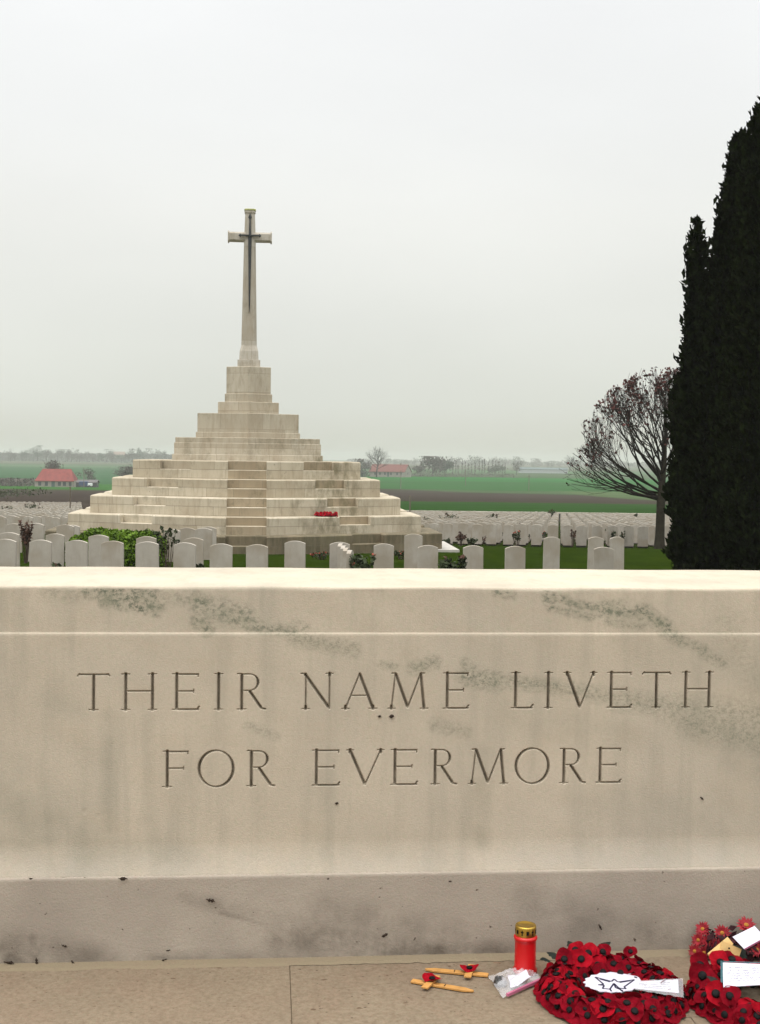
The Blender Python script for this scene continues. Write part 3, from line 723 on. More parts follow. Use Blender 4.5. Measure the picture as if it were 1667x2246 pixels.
NEAR = [  # left, right (px), top, label
    (a1(-38), a1(105), yz(685), 'grey headstone cut by the left photo edge, in the front row'),
    (a1(193), a1(336), yz(690), 'grey headstone in the front row, second from the left edge'),
    (a1(428), a1(570), yz(692), 'grey headstone in the front row just left of the green hedge'),
    (a1(660), a1(802), yz(697), 'front row headstone overlapping a taller one before the green hedge'),
    (a1(882), a1(1030), yz(702), 'front row headstone at the right end of the green hedge'),
    (a1(1122), a1(1266), yz(708), 'front row headstone right of the dark rose stems'),
    (a1(1357), a1(1502), yz(715), 'front row headstone before the left foot of the monument'),
    (b1(2), b1(143), yz(720), 'front row headstone directly below the cross, standing alone on grass'),
    (b1(250), b1(385), yz(697), 'headstone alone on grass below the red wreath on the steps, left of it'),
    (b1(540), b1(671), yz(705), 'headstone partly hidden behind the row of white slabs seen edge-on'),
    (b1(825), b1(956), yz(715), 'lone headstone right of the low rose bush by the edge-on slabs'),
    (b1(1025), b1(1143), yz(652), 'tall headstone at the right end of the monument base'),
    (b1(1112), b1(1243), yz(725), 'dark streaked headstone overlapping the tall one beside the monument base'),
    (b1(1405), b1(1536), yz(727), 'headstone alone on the lawn beside the pale paving wedge'),
    (c1(80), c1(205), yc(697), 'short headstone alone on the lawn in the middle of the right half'),
    (c1(315), c1(416), yc(640), 'tall narrow headstone standing alone on the lawn at right'),
    (c1(590), c1(684), yc(640), 'left tall headstone behind the streaked short one at right'),
    (c1(625), c1(748), yc(703), 'short headstone with dark streaks in front of two tall ones'),
    (c1(728), c1(815), yc(640), 'right tall headstone behind the streaked short one, nearest the bare tree'),
    (a1(-10), a1(126), yz(642), 'second row headstone at the left photo edge'),
    (a1(296), a1(416), yz(650), 'second row headstone peeking out behind a front one near left edge'),
    (a1(575), a1(704), yz(658), 'taller headstone standing before the middle of the green hedge'),
    (a1(884), a1(1012), yz(668), 'second row headstone directly behind one at the hedge end'),
    (a1(1190), a1(1316), yz(677), 'second row headstone partly hidden, right of the dark rose stems'),
    (a1(38), a1(141), yz(585), 'third row headstone beside the brown dry shrub, left of it'),
    (a1(172), a1(286), yz(582), 'third row headstone behind the brown dry shrub, right of it'),
    (a1(368), a1(482), yz(592), 'third row headstone in front of the lowest left steps'),
    (a1(410), a1(516), yz(594), 'headstone half hidden behind another at the lowest left steps'),
    (a1(655), a1(750), yz(592), 'headstone rising behind the left part of the green hedge'),
    (a1(905), a1(1002), yz(600), 'headstone with dark top rising behind the right part of the green hedge'),
    (a1(1053), a1(1166), yz(620), 'large headstone in front of the monument, leftmost of a tight group'),
    (a1(1158), a1(1263), yz(612), 'second headstone of the tight group before the monument'),
    (a1(1262), a1(1372), yz(614), 'third headstone of the tight group before the monument'),
    (a1(1296), a1(1401), yz(606), 'rearmost headstone of the tight group before the monument'),
]
for k, (xl, xr, yt, lab) in enumerate(NEAR):
    w = xr - xl; Y = .38 * F / w
    if 11 <= k <= 18 and w > 44: Y = .38 * F / 46.5
    if k in (15, 16, 18): Y = 27.5
    p = at((xl + xr) / 2, yt, Y); sc = w * Y / F / .38
    h = max(.7, min(1.25, p.z - gz(Y)))
    o = headstone(p.x, Y, p.z - .81, random.uniform(-.06, .06), lab, 'headstones on the lawn before the monument', (random.uniform(-.012, .012), random.uniform(-.012, .012)))
    o.scale = (sc, 1, 1); o.location.z = p.z - .81
EDGE = [(613, 713, 'farthest'), (632, 727, 'second farthest'), (648, 741, 'second nearest'), (672, 757, 'nearest')]
for k, (xx, yy, w_) in enumerate(EDGE):
    Y = 23.6 - .75 * k
    p = at(b1(xx), yz(yy), Y)
    headstone(p.x, Y, p.z - .81, R(84), f'white headstone seen edge-on, {w_} of the four in a short file', 'headstones seen edge-on')

# the dense field: columns run away towards the right of the view
CA = R(8.0); cdir = (math.sin(CA), math.cos(CA)); rdir = (math.cos(CA), -math.sin(CA))
O = at(1211, 1160, 48.0)
cells = []
for r in range(0, 41):
    for c in range(-110, 70):
        jx, jy = random.uniform(-.04, .04), random.uniform(-.05, .05)
        x = O.x + cdir[0] * r * 2.15 + rdir[0] * (c * .56 + jx); y = O.y + cdir[1] * r * 2.15 + rdir[1] * (c * .56) + jy
        px = 833.5 + x / y * F
        if y < 46.5 or y > (108 if px > 400 else 132): continue
        if not (-40 < px < 1500): continue
        if 175 < px < 900: continue             # hidden by the monument
        if px < 200 and y < 49: continue
        if random.random() < .015: continue
        cells.append((y, x, px))
cells.sort()
NF = 300 - len(NEAR) - len(EDGE)
far_v, far_f = [], []
for i, (y, x, px) in enumerate(cells):
    z = gz(y) + random.uniform(-.02, .03); rz = -CA + random.uniform(-.04, .04)
    if i < NF:
        right = px > 500
        headstone(x, y, z, rz, 'small pale headstone in the dense rows on the slope right of the monument' if right else 'small pale headstone in the crowded rows left of the monument steps',
                  'headstones in the right rows' if right else 'headstones in the left rows')
    else:
        M = Matrix.Translation((x, y, z)) @ Matrix.Rotation(rz, 4, 'Z'); n = len(far_v)
        far_v += [tuple(M @ Vector(v)) for v in HV]; far_f += [tuple(a + n for a in f) for f in HF]
me = bpy.data.meshes.new('distant_headstones'); me.from_pydata(far_v, [], far_f); me.update()
tag(link('distant_headstones', me, None, M_head), 'distant rows of countless small pale headstones on the slope', 'headstones', kind='stuff')

def soil_beds():
    """dark planted earth along the feet of the nearest rows"""
    mb = MB()
    for r in range(0, 7):
        pts = []
        for c in np.arange(-14, 14, 1.0):
            x = O.x + cdir[0] * (r * 2.15 - .12) + rdir[0] * c * .56; y = O.y + cdir[1] * (r * 2.15 - .12) + rdir[1] * c * .56
            w = .26 + .05 * math.sin(c * 2.3 + r); e = [(x - cdir[0] * w, y - cdir[1] * w), (x + cdir[0] * .2, y + cdir[1] * .2)]
            pts.append([(q[0], q[1], gz(q[1]) + .045) for q in e])
        vs = [v for p in pts for v in p]; mb.add(vs, [(2 * i, 2 * i + 2, 2 * i + 3, 2 * i + 1) for i in range(len(pts) - 1)])
    tag(mb.build('soil', mat('dark_earth', (.022, .016, .011), .95, .4, 9, spec=0)), kind='structure')
soil_beds()

# ------------------------------------------------------------------ plants
M_hedge = mat('bright_hedge_leaf', (.085, .150, .006), .7, .35, 5, spec=.2)
M_rose = mat('rose_leaf', (.040, .052, .022), .7, .35, 9, spec=.2)
M_dry = mat('dry_brown_leaf', (.085, .042, .028), .85, .3, 9)
M_stem = mat('brown_stem', (.060, .040, .028), .85, .25, 9)
M_redleaf = mat('red_autumn_leaf', (.072, .024, .020), .75, .4, 6, spec=.2)
M_bloom = mat('orange_pink_petal', (.36, .085, .055), .7, .3, 14)
M_twig = mat('bare_twig', (.022, .018, .015), .9, .25, 6, spec=.05)
M_bark = mat('grey_bark', (.030, .026, .018), .95, .3, 5, .5, 25, spec=.05)
def shrub(name, label, cat, p, w, h, leafm, nleaf, lsize, nstem, group=None, blooms=0, bloomm=None, bs=.05):
    root = thing(name, label, cat, p, 0, group)
    sm = MB(); tips = []
    for i in range(nstem):
        a = random.uniform(0, 6.28); r = w * .5 * math.sqrt(random.random())
        top = Vector((r * math.cos(a), r * math.sin(a) * .7, h * random.uniform(.6, 1.0)))
        mid = top * .5 + Vector((random.uniform(-.05, .05), random.uniform(-.05, .05), .08 * h))
        sm.tube([(top.x * .15, top.y * .15, -.1), mid, top], [.009, .007, .004], 4, False); tips.append((mid, top))
    sm.build('stem', M_stem, root)
    if nleaf:
        idx = rng.integers(0, nstem, nleaf); t = rng.uniform(0, 1.05, (nleaf, 1)) ** .8
        A = np.array([m for m, _ in tips])[idx]; B = np.array([q for _, q in tips])[idx]
        C = A * (1 - t) + B * t + rng.normal(0, w * .055, (nleaf, 3)); C[:, 2] = np.maximum(C[:, 2], .02)
        V, Fq = leaf_quads(C, lsize); np_mesh('leaves', V, Fq, leafm, root)
    if blooms:
        n = blooms * 6; idx = rng.integers(0, nstem, blooms)
        B = np.repeat(np.array([q for _, q in tips])[idx] * np.array([1, 1, 1.03]), 6, 0) + rng.normal(0, bs * .3, (n, 3))
        V, Fq = leaf_quads(B, bs, aspect=1.1); np_mesh('blooms', V, Fq, bloomm, root)
    return root
def hedge():
    Y = 26.5; pl, pr = at(a1(455), 1200, Y), at(a1(1060), 1200, Y)
    g = gz(Y); top = at(a1(800), yz(640), Y).z
    root = thing('hedge', 'low bright green clipped bush behind the front headstones at left', 'bush', ((pl.x + pr.x) / 2, Y, g))
    w = (pr.x - pl.x) / 2; h = top - g; n = 15000
    u = rng.normal(size=(n, 3)); u /= np.linalg.norm(u, axis=1, keepdims=True); u[:, 2] = np.abs(u[:, 2])
    r = rng.uniform(.80, 1.03, (n, 1)); lump = np.array([mnoise.noise(Vector((q[0] * 4.5, q[1] * 3, q[2] * 2.5))) for q in u])[:, None]
    e = np.sign(u) * np.abs(u) ** .62
    C = e * r * np.array([w, .75, h]) * (1 + .17 * lump)
    V, Fq = leaf_quads(C, .055); np_mesh('leaves', V, Fq, M_hedge, root)
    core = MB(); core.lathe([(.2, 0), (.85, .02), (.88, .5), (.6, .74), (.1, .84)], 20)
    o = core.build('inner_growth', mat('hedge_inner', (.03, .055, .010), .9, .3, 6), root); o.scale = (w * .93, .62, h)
hedge()
P0 = lambda px, py, Y: (lambda q: (q.x, Y, gz(Y)))(at(px, py, Y))
shrub('rose_bush', 'leafless dark rose stems with round dark hips beside the green bush', 'rose bush', P0(368, 1190, 25), .5, .85, M_rose, 60, .05, 12, blooms=16, bloomm=M_rose, bs=.07)
shrub('shrub', 'dry reddish brown shrub between headstones at the left edge', 'shrub', P0(57, 1190, 27), .27, .92, M_dry, 420, .04, 14)
shrub('shrub', 'low dark plant at the foot of two front headstones at left', 'shrub', P0(130, 1222, 21.4), .28, .42, M_rose, 300, .05, 9, blooms=3, bloomm=M_dry)
shrub('rose_bush', 'low rose bush with orange blooms right of the edge-on white slabs', 'rose bush', P0(796, 1210, 21.2), .50, .62, M_rose, 380, .06, 14, blooms=4, bloomm=M_bloom, bs=.04)
shrub('rose_bush', 'low brownish rose bush between two headstones near the pale paving wedge', 'rose bush', P0(988, 1215, 21.2), .55, .60, M_rose, 420, .06, 14, blooms=6, bloomm=M_dry, bs=.06)
shrub('shrub', 'small dark tuft left of the streaked headstone at right', 'shrub', P0(1283, 1235, 22), .25, .32, M_stem, 260, .05, 9)
shrub('shrub', 'small dark plant by a second row headstone below the monument steps', 'shrub', P0(434, 1222, 22), .22, .42, M_rose, 200, .05, 8)
for px, Y, lab in ((705, 29.4, 'orange pink flowers at the foot of the steps, below the red wreath at left'), (778, 24.2, 'orange pink flower bunch beside the file of edge-on slabs'), (880, 30.2, 'orange pink flowers at the foot of the steps right of a lone headstone')):
    shrub('flower_cluster', lab, 'flowers', P0(px, 1205, Y), .5, .17, M_rose, 160, .04, 16, blooms=14, bloomm=M_bloom, bs=.035)
shrub('shrub', 'russet shrub at the front of the dense headstone rows, right of the monument', 'shrub', P0(1012, 1185, 46.3), .36, .55, M_dry, 500, .045, 14)
shrub('shrub', 'dark green low shrub beside the russet one before the headstone rows', 'shrub', P0(1035, 1192, 46.2), .40, .26, M_rose, 600, .045, 14)
shrub('shrub', 'small green tuft at the corner of the headstone rows beside the monument', 'shrub', P0(978, 1192, 46.2), .36, .25, M_rose, 400, .05, 10)
for px, Y, w, h, lab in ((984, 66, 1.2, .98, 'spreading dark bush standing up among the headstones right of the monument'), (1082, 70, .7, 1.0, 'thin dark bush among the headstones in the middle of the right rows'),
                         (75, 88, 1.3, 1.1, 'dark bush among the far headstones at left'), (15, 84, .8, 1.0, 'small bush among the far headstones at the left edge'), (1395, 84, .3, 1.0, 'narrow upright plant among the far headstones near the bare tree'),
                         (942, 60, .6, .85, 'sprawling rose among the headstones next to the monument'), (1210, 96, .7, 1.1, 'far bush sticking up before the cemetery wall')):
    shrub('rose_bush', lab, 'rose bush', P0(px, 1130, Y), w, h, M_rose, 420, .06, 18, blooms=4, bloomm=M_dry, bs=.1)
for k in range(44):
    px = random.uniform(930, 1440); Y = random.choice([47.4, 47.4, 49.5, 51.7, 53.8, 58, 62.3, 66.6, 73, 79.6])
    shrub('rose_bush', 'low dark rose growing between headstones in the right rows', 'rose bush', P0(px, 1160, Y), random.uniform(.22, .45), random.uniform(.3, .75), M_dry if k % 3 == 0 else M_rose, 90, .05, 6, 'roses in the right rows', blooms=2, bloomm=M_bloom if k % 3 == 1 else M_dry, bs=.05)

# ------------------------------------------------------------------ trees
def grow(mb, p, d, length, rad, level, maxl, spread, tips, up=.12, seg=5, kids=(3, 5), keep=None, rmin=.0):
    n = 4; pts = [p.copy()]; rr = [rad]; q = p.copy(); dd = d.copy()
    for i in range(n):
        dd = (dd + Vector((random.gauss(0, .10), random.gauss(0, .10), random.gauss(0, .07) + up * .5))).normalized()
        q = q + dd * length / n; pts.append(q.copy()); rr.append(max(rmin, rad * (1 - .55 * (i + 1) / n)))
    if keep and level > 0 and not keep(q): return
    mb.tube(pts, rr, seg if level < 2 else 4 if level < 3 else 3, False)
    if level >= maxl: tips.append((pts[-2], pts[-1])); return
    for k in range(random.randint(*kids)):
        t = random.uniform(.35, 1.0); i = min(n - 1, int(t * n)); f = t * n - i
        base = pts[i].lerp(pts[i + 1], f); ang = random.uniform(.3, spread)
        ax = dd.orthogonal().normalized(); ax.rotate(Matrix.Rotation(random.uniform(0, 6.28), 3, dd))
        nd = (dd * math.cos(ang) + ax * math.sin(ang)).normalized()
        grow(mb, base, nd, length * random.uniform(.55, .8), rr[i] * .62, level + 1, maxl, spread, tips, up, seg, kids, keep, rmin)
    grow(mb, pts[-1], dd, length * .7, rr[-1], level + 1, maxl, spread, tips, up, seg, kids, keep, rmin)
def near_tree():
    random.seed(21)
    Y = 44.6; b = at(1446, 1208, Y); g = gz(Y)
    root = thing('bare_tree', 'small nearly bare tree with last red leaves beside the dark yew', 'tree', (b.x, Y, g))
    H = at(1446, 806, Y).z - g
    tr = MB(); fork = (at(1446, 1098, Y).z - g)
    tr.tube([(0, 0, -.2), (0, 0, .05), (.01, 0, .5), (.02, 0, fork), (.05, 0, fork + .6), (.12, .05, fork + 1.4), (.14, .05, fork + 2.4), (.1, 0, fork + 3.6)], [.24, .20, .165, .15, .12, .085, .055, .02], 10, False)
    tr.build('trunk', M_bark, root, True)
    br = MB(); tips = []
    def keep(q):
        x, z = q.x, q.z - fork
        az = math.atan2(q.y, x); lim_ = float(np.interp(z, [-.4, 0, .5, 1.4, 2.4, 3.3, 4.2, 4.75], [1.9, 2.9, 3.45, 3.3, 2.8, 2.2, 1.4, .7]))
        return -.45 < z < 4.62 and math.hypot(x, q.y) < lim_ * (1 + .22 * mnoise.noise(Vector((math.cos(az) * 2.5, math.sin(az) * 2.5, z * 1.6))))
    def lim(z, az, el, L, r, up=.15):
        d = Vector((math.cos(az) * math.cos(el), math.sin(az) * math.cos(el), math.sin(el)))
        grow(br, Vector((.03, 0, z)), d, L, r, 0, 4, .60, tips, up, 6, (2, 3), keep, .0052)
    for k in range(22):
        t = k / 21; z = fork - .05 + 2.0 * t; az = k * 2.4 + random.uniform(-.3, .3); el = .28 + 1.0 * t + random.uniform(-.1, .1)
        lim(z, az, el, 1.9 - .5 * t, .050 - .018 * t)
    for az, el, z in ((3.14, .18, 0), (3.0, .36, .1), (3.4, .45, .3), (3.14, .62, .5), (2.9, .8, .7), (3.3, 1.0, .9), (2.7, .25, .05), (3.1, .06, .02), (3.35, .12, .12), (2.85, .10, .25)):
        lim(fork + z, az, el, 2.1, .046)
    br.build('branches', M_twig, root)
    T = np.array([tuple(q) for _, q in tips]); B0 = np.array([tuple(q) for q, _ in tips])
    w = np.clip((T[:, 2] - fork) / (H - fork), 0.05, 1); keepm = rng.random(len(T)) < (.22 + .45 * w)
    T = T[keepm]; B0 = B0[keepm]; t = rng.uniform(0, 1, (len(T), 1)); C = B0 * (1 - t) + T * t
    C = np.concatenate([C + rng.normal(0, .025, C.shape), T[rng.random(len(T)) < .4]])
    V, Fq = leaf_quads(C, .09, aspect=1.3); np_mesh('leaves', V, Fq, M_redleaf, root)
near_tree()

M_yew = mat('yew_needles', (.0085, .0120, .0040), .9, .5, 7, spec=.0, hue=(.0025, .0035, .0015))
M_yewcore = mat('yew_inner', (.006, .008, .005), .95, .3, 3, spec=.05)
def yew(name, label, cols, Y, n_per_m2=900):
    g = gz(Y); base = at(cols[0][0], 1100, Y)
    root = thing(name, label, 'tree', (base.x, Y, g))
    allC, allU = [], []; core = MB(); tr = MB()
    for (px, ytop, prof, yo) in cols:
        """prof: list of (photo y, radius in px)"""
        zs = np.array([at(px, y, Y).z - g for y, r in prof]); rs = np.array([r * Y / F for y, r in prof])
        xs = np.array([at(px, y, Y).x - base.x for y, r in prof]); zs = zs[::-1]; rs = rs[::-1]; xs = xs[::-1]
        H = zs[-1]; area = 2 * math.pi * np.trapezoid(rs, zs) if hasattr(np, 'trapezoid') else 2 * math.pi * np.trapz(rs, zs)
        n = int(area * n_per_m2)
        z = rng.uniform(zs[0], H, n * 3); rad = np.interp(z, zs, rs); m = rng.random(n * 3) < rad / rs.max(); z = z[m][:n]; rad = rad[m][:n]; n = len(z)
        a = rng.uniform(0, 2 * np.pi, n)
        lump = np.array([mnoise.noise(Vector((math.cos(q) * 2.2 + px, math.sin(q) * 2.2, zz * 1.1))) * .9 + .7 * mnoise.noise(Vector((math.cos(q) * 6 + px, math.sin(q) * 6, zz * 3.2))) + .5 * mnoise.noise(Vector((math.cos(q) * 15 + px, math.sin(q) * 15, zz * 9))) for q, zz in zip(a, z)])
        r = rad * (.93 + .13 * lump) + .05 * lump - .10 * rng.random(n) ** 2 + .06 * np.clip(rng.normal(0, .5, n), -1, 1.2)
        r = np.maximum(r, 0)
        C = np.stack([np.interp(z, zs, xs) + r * np.cos(a), yo + r * np.sin(a), z], 1)
        U = np.stack([np.cos(a) * .5, np.sin(a) * .5, np.ones(n)], 1)
        allC.append(C); allU.append(U)
        core_prof = [(max(.01, float(np.interp(zz, zs, rs)) * .80 - .07), zz) for zz in np.linspace(zs[0], H - .05, 24)]
        sg = 20; vs = [(float(np.interp(zz, zs, xs)) + rr_ * math.cos(2 * math.pi * k / sg), yo + rr_ * math.sin(2 * math.pi * k / sg), zz) for rr_, zz in core_prof for k in range(sg)]
        fs = [(i * sg + k, i * sg + (k + 1) % sg, (i + 1) * sg + (k + 1) % sg, (i + 1) * sg + k) for i in range(23) for k in range(sg)]
        core.add(vs, fs)
        tr.tube([(xs[0], yo, -.2), (xs[0], yo, .6), (float(np.interp(2, zs, xs)), yo, min(2, H * .5))], [.14, .12, .08], 8)
    C = np.concatenate(allC); U = np.concatenate(allU)
    V, Fq = leaf_quads(C, .062, U, .55, 2.0, .5); np_mesh('crown', V, Fq, M_yew, root)
    core.build('inner_crown', M_yewcore, root); tr.build('trunk', M_bark, root)
yew('yew_tree', 'tall dense near black yew with a slim side spire next to the bare tree', [
    (1626, 290, [(284, 2), (292, 11), (315, 18), (350, 29), (407, 44), (463, 52), (520, 58), (600, 72), (700, 110), (818, 133), (900, 148), (1000, 152), (1120, 153), (1180, 158), (1240, 152), (1300, 120)], 0),
    (1525, 480, [(477, 2), (484, 8), (494, 11), (502, 8), (512, 15), (540, 20), (570, 22), (600, 25), (640, 24), (690, 24), (720, 30), (800, 34), (1000, 36), (1290, 36)], -.1),
    (1606, 310, [(299, 1), (304, 6), (320, 11), (360, 14), (500, 20), (1290, 30)], -.2),
    (1586, 330, [(480, 2), (520, 8), (600, 18), (700, 30), (900, 52), (1290, 54)], .35),
    (1506, 800, [(815, 3), (850, 18), (950, 30), (1100, 34), (1200, 36), (1290, 30)], -.25)], 21.5)
yew('yew_tree', 'second near black yew at the right photo edge, taller than its neighbour', [
    (1716, 150, [(120, 2), (160, 24), (230, 46), (330, 64), (450, 84), (700, 120), (1000, 150), (1290, 130)], 0),
    (1664, 300, [(222, 2), (236, 8), (270, 14), (300, 24), (400, 36), (700, 60), (1290, 70)], .1)], 20.0)

# ------------------------------------------------------------------ far country
M_rooft = mat('red_roof_tile', (.175, .036, .030), .85, .2, .9)
M_rooft2 = mat('brown_red_roof_tile', (.135, .045, .036), .85, .18, .9)
M_wallw = mat('whitewashed_wall', (.27, .245, .21), .9, .15, .8)
M_brick = mat('dull_brick', (.22, .16, .13), .9, .15, .8)
M_glass = mat('dark_window', (.035, .04, .05), .3, .2, 2, spec=.5)
M_wood = mat('grey_post_wood', (.13, .105, .08), .9, .25, 8)
def house(name, label, px, base_y, Y, L, Wd, wall, roofh, rz, wm, rm, wins, door, hip=0.0, chim=1, dark=False):
    p = at(px, base_y, Y); root = thing(name, label, 'house', (p.x, Y, p.z), rz)
    mb = MB(); l, w = L / 2, Wd / 2
    vs = [(-l, -w, -.6), (l, -w, -.6), (l, w, -.6), (-l, w, -.6), (-l, -w, wall), (l, -w, wall), (l, w, wall), (-l, w, wall), (-l + hip, 0, wall + roofh), (l - hip, 0, wall + roofh)]
    mb.add(vs, [(0, 1, 5, 4), (1, 2, 6, 9, 5) if hip == 0 else (1, 2, 6, 5), (2, 3, 7, 6), (3, 0, 4, 8, 7) if hip == 0 else (3, 0, 4, 7)])
    mb.build('wall', wm, root)
    rf = MB(); o = .35; k = roofh / w
    for s in (-1, 1):
        a = [(-l - o * (hip == 0), s * (w + o), wall - o * k + .05), (l + o * (hip == 0), s * (w + o), wall - o * k + .05), (l + o * (hip == 0) - hip, 0, wall + roofh + .05), (-l - o * (hip == 0) + hip, 0, wall + roofh + .05)]
        b = [(x, y, z + .14) for x, y, z in a]
        rf.add(a + b, [(0, 1, 2, 3), (7, 6, 5, 4), (0, 4, 5, 1), (1, 5, 6, 2), (2, 6, 7, 3), (3, 7, 4, 0)])
    if hip:
        for s in (-1, 1): rf.add([(s * l, -w - o, wall - o * k + .12), (s * l, w + o, wall - o * k + .12), (s * (l - hip), 0, wall + roofh + .12)], [(0, 1, 2)])
    r = rf.build('roof', rm, root)
    ch = MB()
    for c in range(chim): x = (-l * .55, l * .6)[c % 2]; ch.box(x - .35, x + .35, -.35, .35, wall + roofh * .7, wall + roofh + .9)
    if chim: ch.build('chimney', M_brick, r)
    for x, hw, zb, zt in wins:
        fr = MB(); fr.box(x - hw - .12, x + hw + .12, -w - .06, -w + .05, zb - .1, zt + .1); f = fr.build('window', M_wallw, root)
        g = MB(); g.box(x - hw, x + hw, -w - .09, -w - .065, zb, zt); g.box(x - .04, x + .04, -w - .12, -w - .092, zb, zt); g.build('pane', M_glass, f)
    for x in door:
        d = MB(); d.box(x - .5, x + .5, -w - .08, -w + .05, -.3, 2.05); d.build('door', mat('green_door', (.05, .09, .08), .6, .1), root)
    if hip == 0:
        g = MB(); g.box(l - .05, l + .06, -.5, .5, wall * .35, wall * .35 + 1.1); g.build('window', M_glass, root)
    return root
house('farmhouse', 'white farmhouse under a bright red roof in the fields at left', 125, 1070, 390, 11.8, 7.5, 2.3, 3.3, R(3), M_wallw, M_rooft, [(-4.4, .45, .7, 1.9), (-2.4, .45, .7, 1.9), (1.5, .45, .7, 1.9), (3.0, .45, .7, 1.9), (4.7, .4, .7, 1.9)], [-.4], 1.6, 0)
house('barn', 'low dark shed right of the red roofed house at left', 191, 1069, 392, 6.2, 4.5, 1.5, .7, R(2), mat('tarred_wood', (.045, .042, .048), .8, .2, 1), mat('grey_felt', (.10, .09, .09), .9, .2, 1), [], [], 0, 0)
house('farmhouse', 'long white farmhouse with a faded red roof right of the monument', 856, 1044, 655, 19.5, 9.0, 2.3, 3.5, R(-24), M_wallw, M_rooft2, [(-6.5, .5, .6, 1.8), (-3.8, .5, .6, 1.8), (-1, .5, .6, 1.8), (2.4, .5, .6, 1.8), (5.8, .5, .6, 1.8), (8, .4, .6, 1.8)], [.8], 0, 2)
house('barn', 'long low grey building far off behind the green field at right', 1190, 1036, 900, 34, 10, 2.0, 1.2, R(-1), mat('pale_sheet', (.33, .36, .36), .7, .1, 1), mat('dark_sheet', (.09, .12, .12), .7, .1, 1), [], [], 0, 0)
house('farmhouse', 'tiny pale house among the far trees at left', 262, 1003, 1400, 12, 8, 3, 3, R(10), M_wallw, M_brick, [(-2, .6, 1, 2.2)], [], 0, 0)
# parked van by the shed
def van():
    p = at(186, 1068.5, 385); root = thing('parked_van', 'small blue and white van beside the shed by the red roofed house', 'van', (p.x, 385, p.z))
    b = MB(); b.box(-1.6, 1.0, -.8, .8, .35, 1.75); b.build('body', mat('dark_blue_paint', (.03, .05, .12), .4, .1), root, bevel=.12)
    c = MB(); c.box(1.02, 2.2, -.78, .78, .35, 1.2); c.build('hood', mat('white_paint', (.7, .7, .7), .4, .05), root, bevel=.12)
    for x in (-1.0, 1.5):
        for y in (-.8, .8):
            w = MB(); w.tube([(x, y - .1, .33), (x, y + .1, .33)], [.33, .33], 14); w.build('wheel', M_glass, root)
van()
M_hazet = mat('winter_twigs', (.075, .062, .052), .95, .3, .3)
M_hazet2 = mat('dull_evergreen', (.050, .062, .040), .95, .3, .3)
def far_tree(px, base_y, Y, h, w, label, kind='bare', group=None, dens=1.0, name=None):
    p = at(px, base_y, Y); root = thing(name or ('bare_tree' if kind == 'bare' else 'tree'), label, 'tree', (p.x, Y, p.z), 0, group)
    tk = MB(); 
    if kind == 'bare':
        tk.tube([(0, 0, -.5), (0, 0, h * .18), (h * .03, 0, h * .36), (h * .05, .1, h * .6)], [h * .028, h * .024, h * .018, h * .008], 6, False)
        tk.build('trunk', M_twig, root)
        b = MB(); tips = []
        keep = lambda q: (q.x / (w * .52)) ** 2 + (q.y / (w * .52)) ** 2 + ((q.z - h * .62) / (h * .42)) ** 2 < 1.1
        for k in range(int(9 * dens)):
            az = k * 2.4; el = .35 + .10 * (k % 7); z = h * (.26 + .028 * k)
            grow(b, Vector((h * .03, 0, z)), Vector((math.cos(az) * math.cos(el), math.sin(az) * math.cos(el), math.sin(el))), h * .27, h * .013, 0, 3, .7, tips, .12, 4, (2, 4), keep)
        b.build('branches', M_twig, root)
    else:
        tk.tube([(0, 0, -.5), (0, 0, h * .5)], [h * .03, h * .015], 6, False); tk.build('trunk', M_twig, root)
        n = int(900 * dens); nl = 9
        cc = rng.normal(0, 1, (nl, 3)) * np.array([w * .22, w * .2, h * .16]) + np.array([0, 0, h * .58])
        C = cc[rng.integers(0, nl, n)] + rng.normal(0, 1, (n, 3)) * np.array([w * .13, w * .13, h * .11]); C[:, 2] = np.clip(C[:, 2], h * .04, h)
        V, Fq = leaf_quads(C, max(w, h) * .05, aspect=1.5); np_mesh('crown', V, Fq, M_hazet if kind == 'twiggy' else M_hazet2, root)
    return root
random.seed(5)
far_tree(826, 1046, 640, 15.0, 14, 'tall bare tree in front of the faded red farmhouse', 'bare', dens=1.5)
far_tree(795, 1046, 645, 9, 10, 'bushy bare tree between the monument and the red farmhouse', 'twiggy', dens=1.4)
far_tree(772, 1046, 650, 7, 9, 'low twiggy tree just right of the monument top tier', 'twiggy')
far_tree(117, 1060, 420, 7.5, 7, 'twiggy tree rising behind the bright red roof', 'twiggy')
far_tree(193, 1062, 400, 5.5, 4.5, 'bare twiggy tree above the dark shed at left', 'twiggy', dens=.6)
far_tree(268, 1060, 430, 5.5, 5, 'low twiggy bush left of the upper monument steps', 'twiggy')
far_tree(282, 1058, 430, 6, 5, 'grey twiggy bush touching the upper monument steps at left', 'twiggy')
far_tree(948, 1046, 700, 11, 13, 'broad twiggy tree, middle of the clump right of the red farmhouse', 'twiggy', dens=1.6)
far_tree(923, 1046, 700, 7, 9, 'low tree at the left of the clump beside the red farmhouse', 'twiggy')
far_tree(976, 1046, 705, 10, 12, 'dark bushy tree at the right of the clump beside the farmhouse', 'green', dens=1.5)
far_tree(1250, 1033, 900, 12, 12, 'pale bare tree on the horizon left of the near bare tree', 'bare')
far_tree(1085, 1040, 800, 6, 10, 'low dull tree by the far grey building, left end', 'green')
far_tree(1133, 1040, 850, 9, 5, 'slim far tree left of the long grey building', 'twiggy', dens=.6)
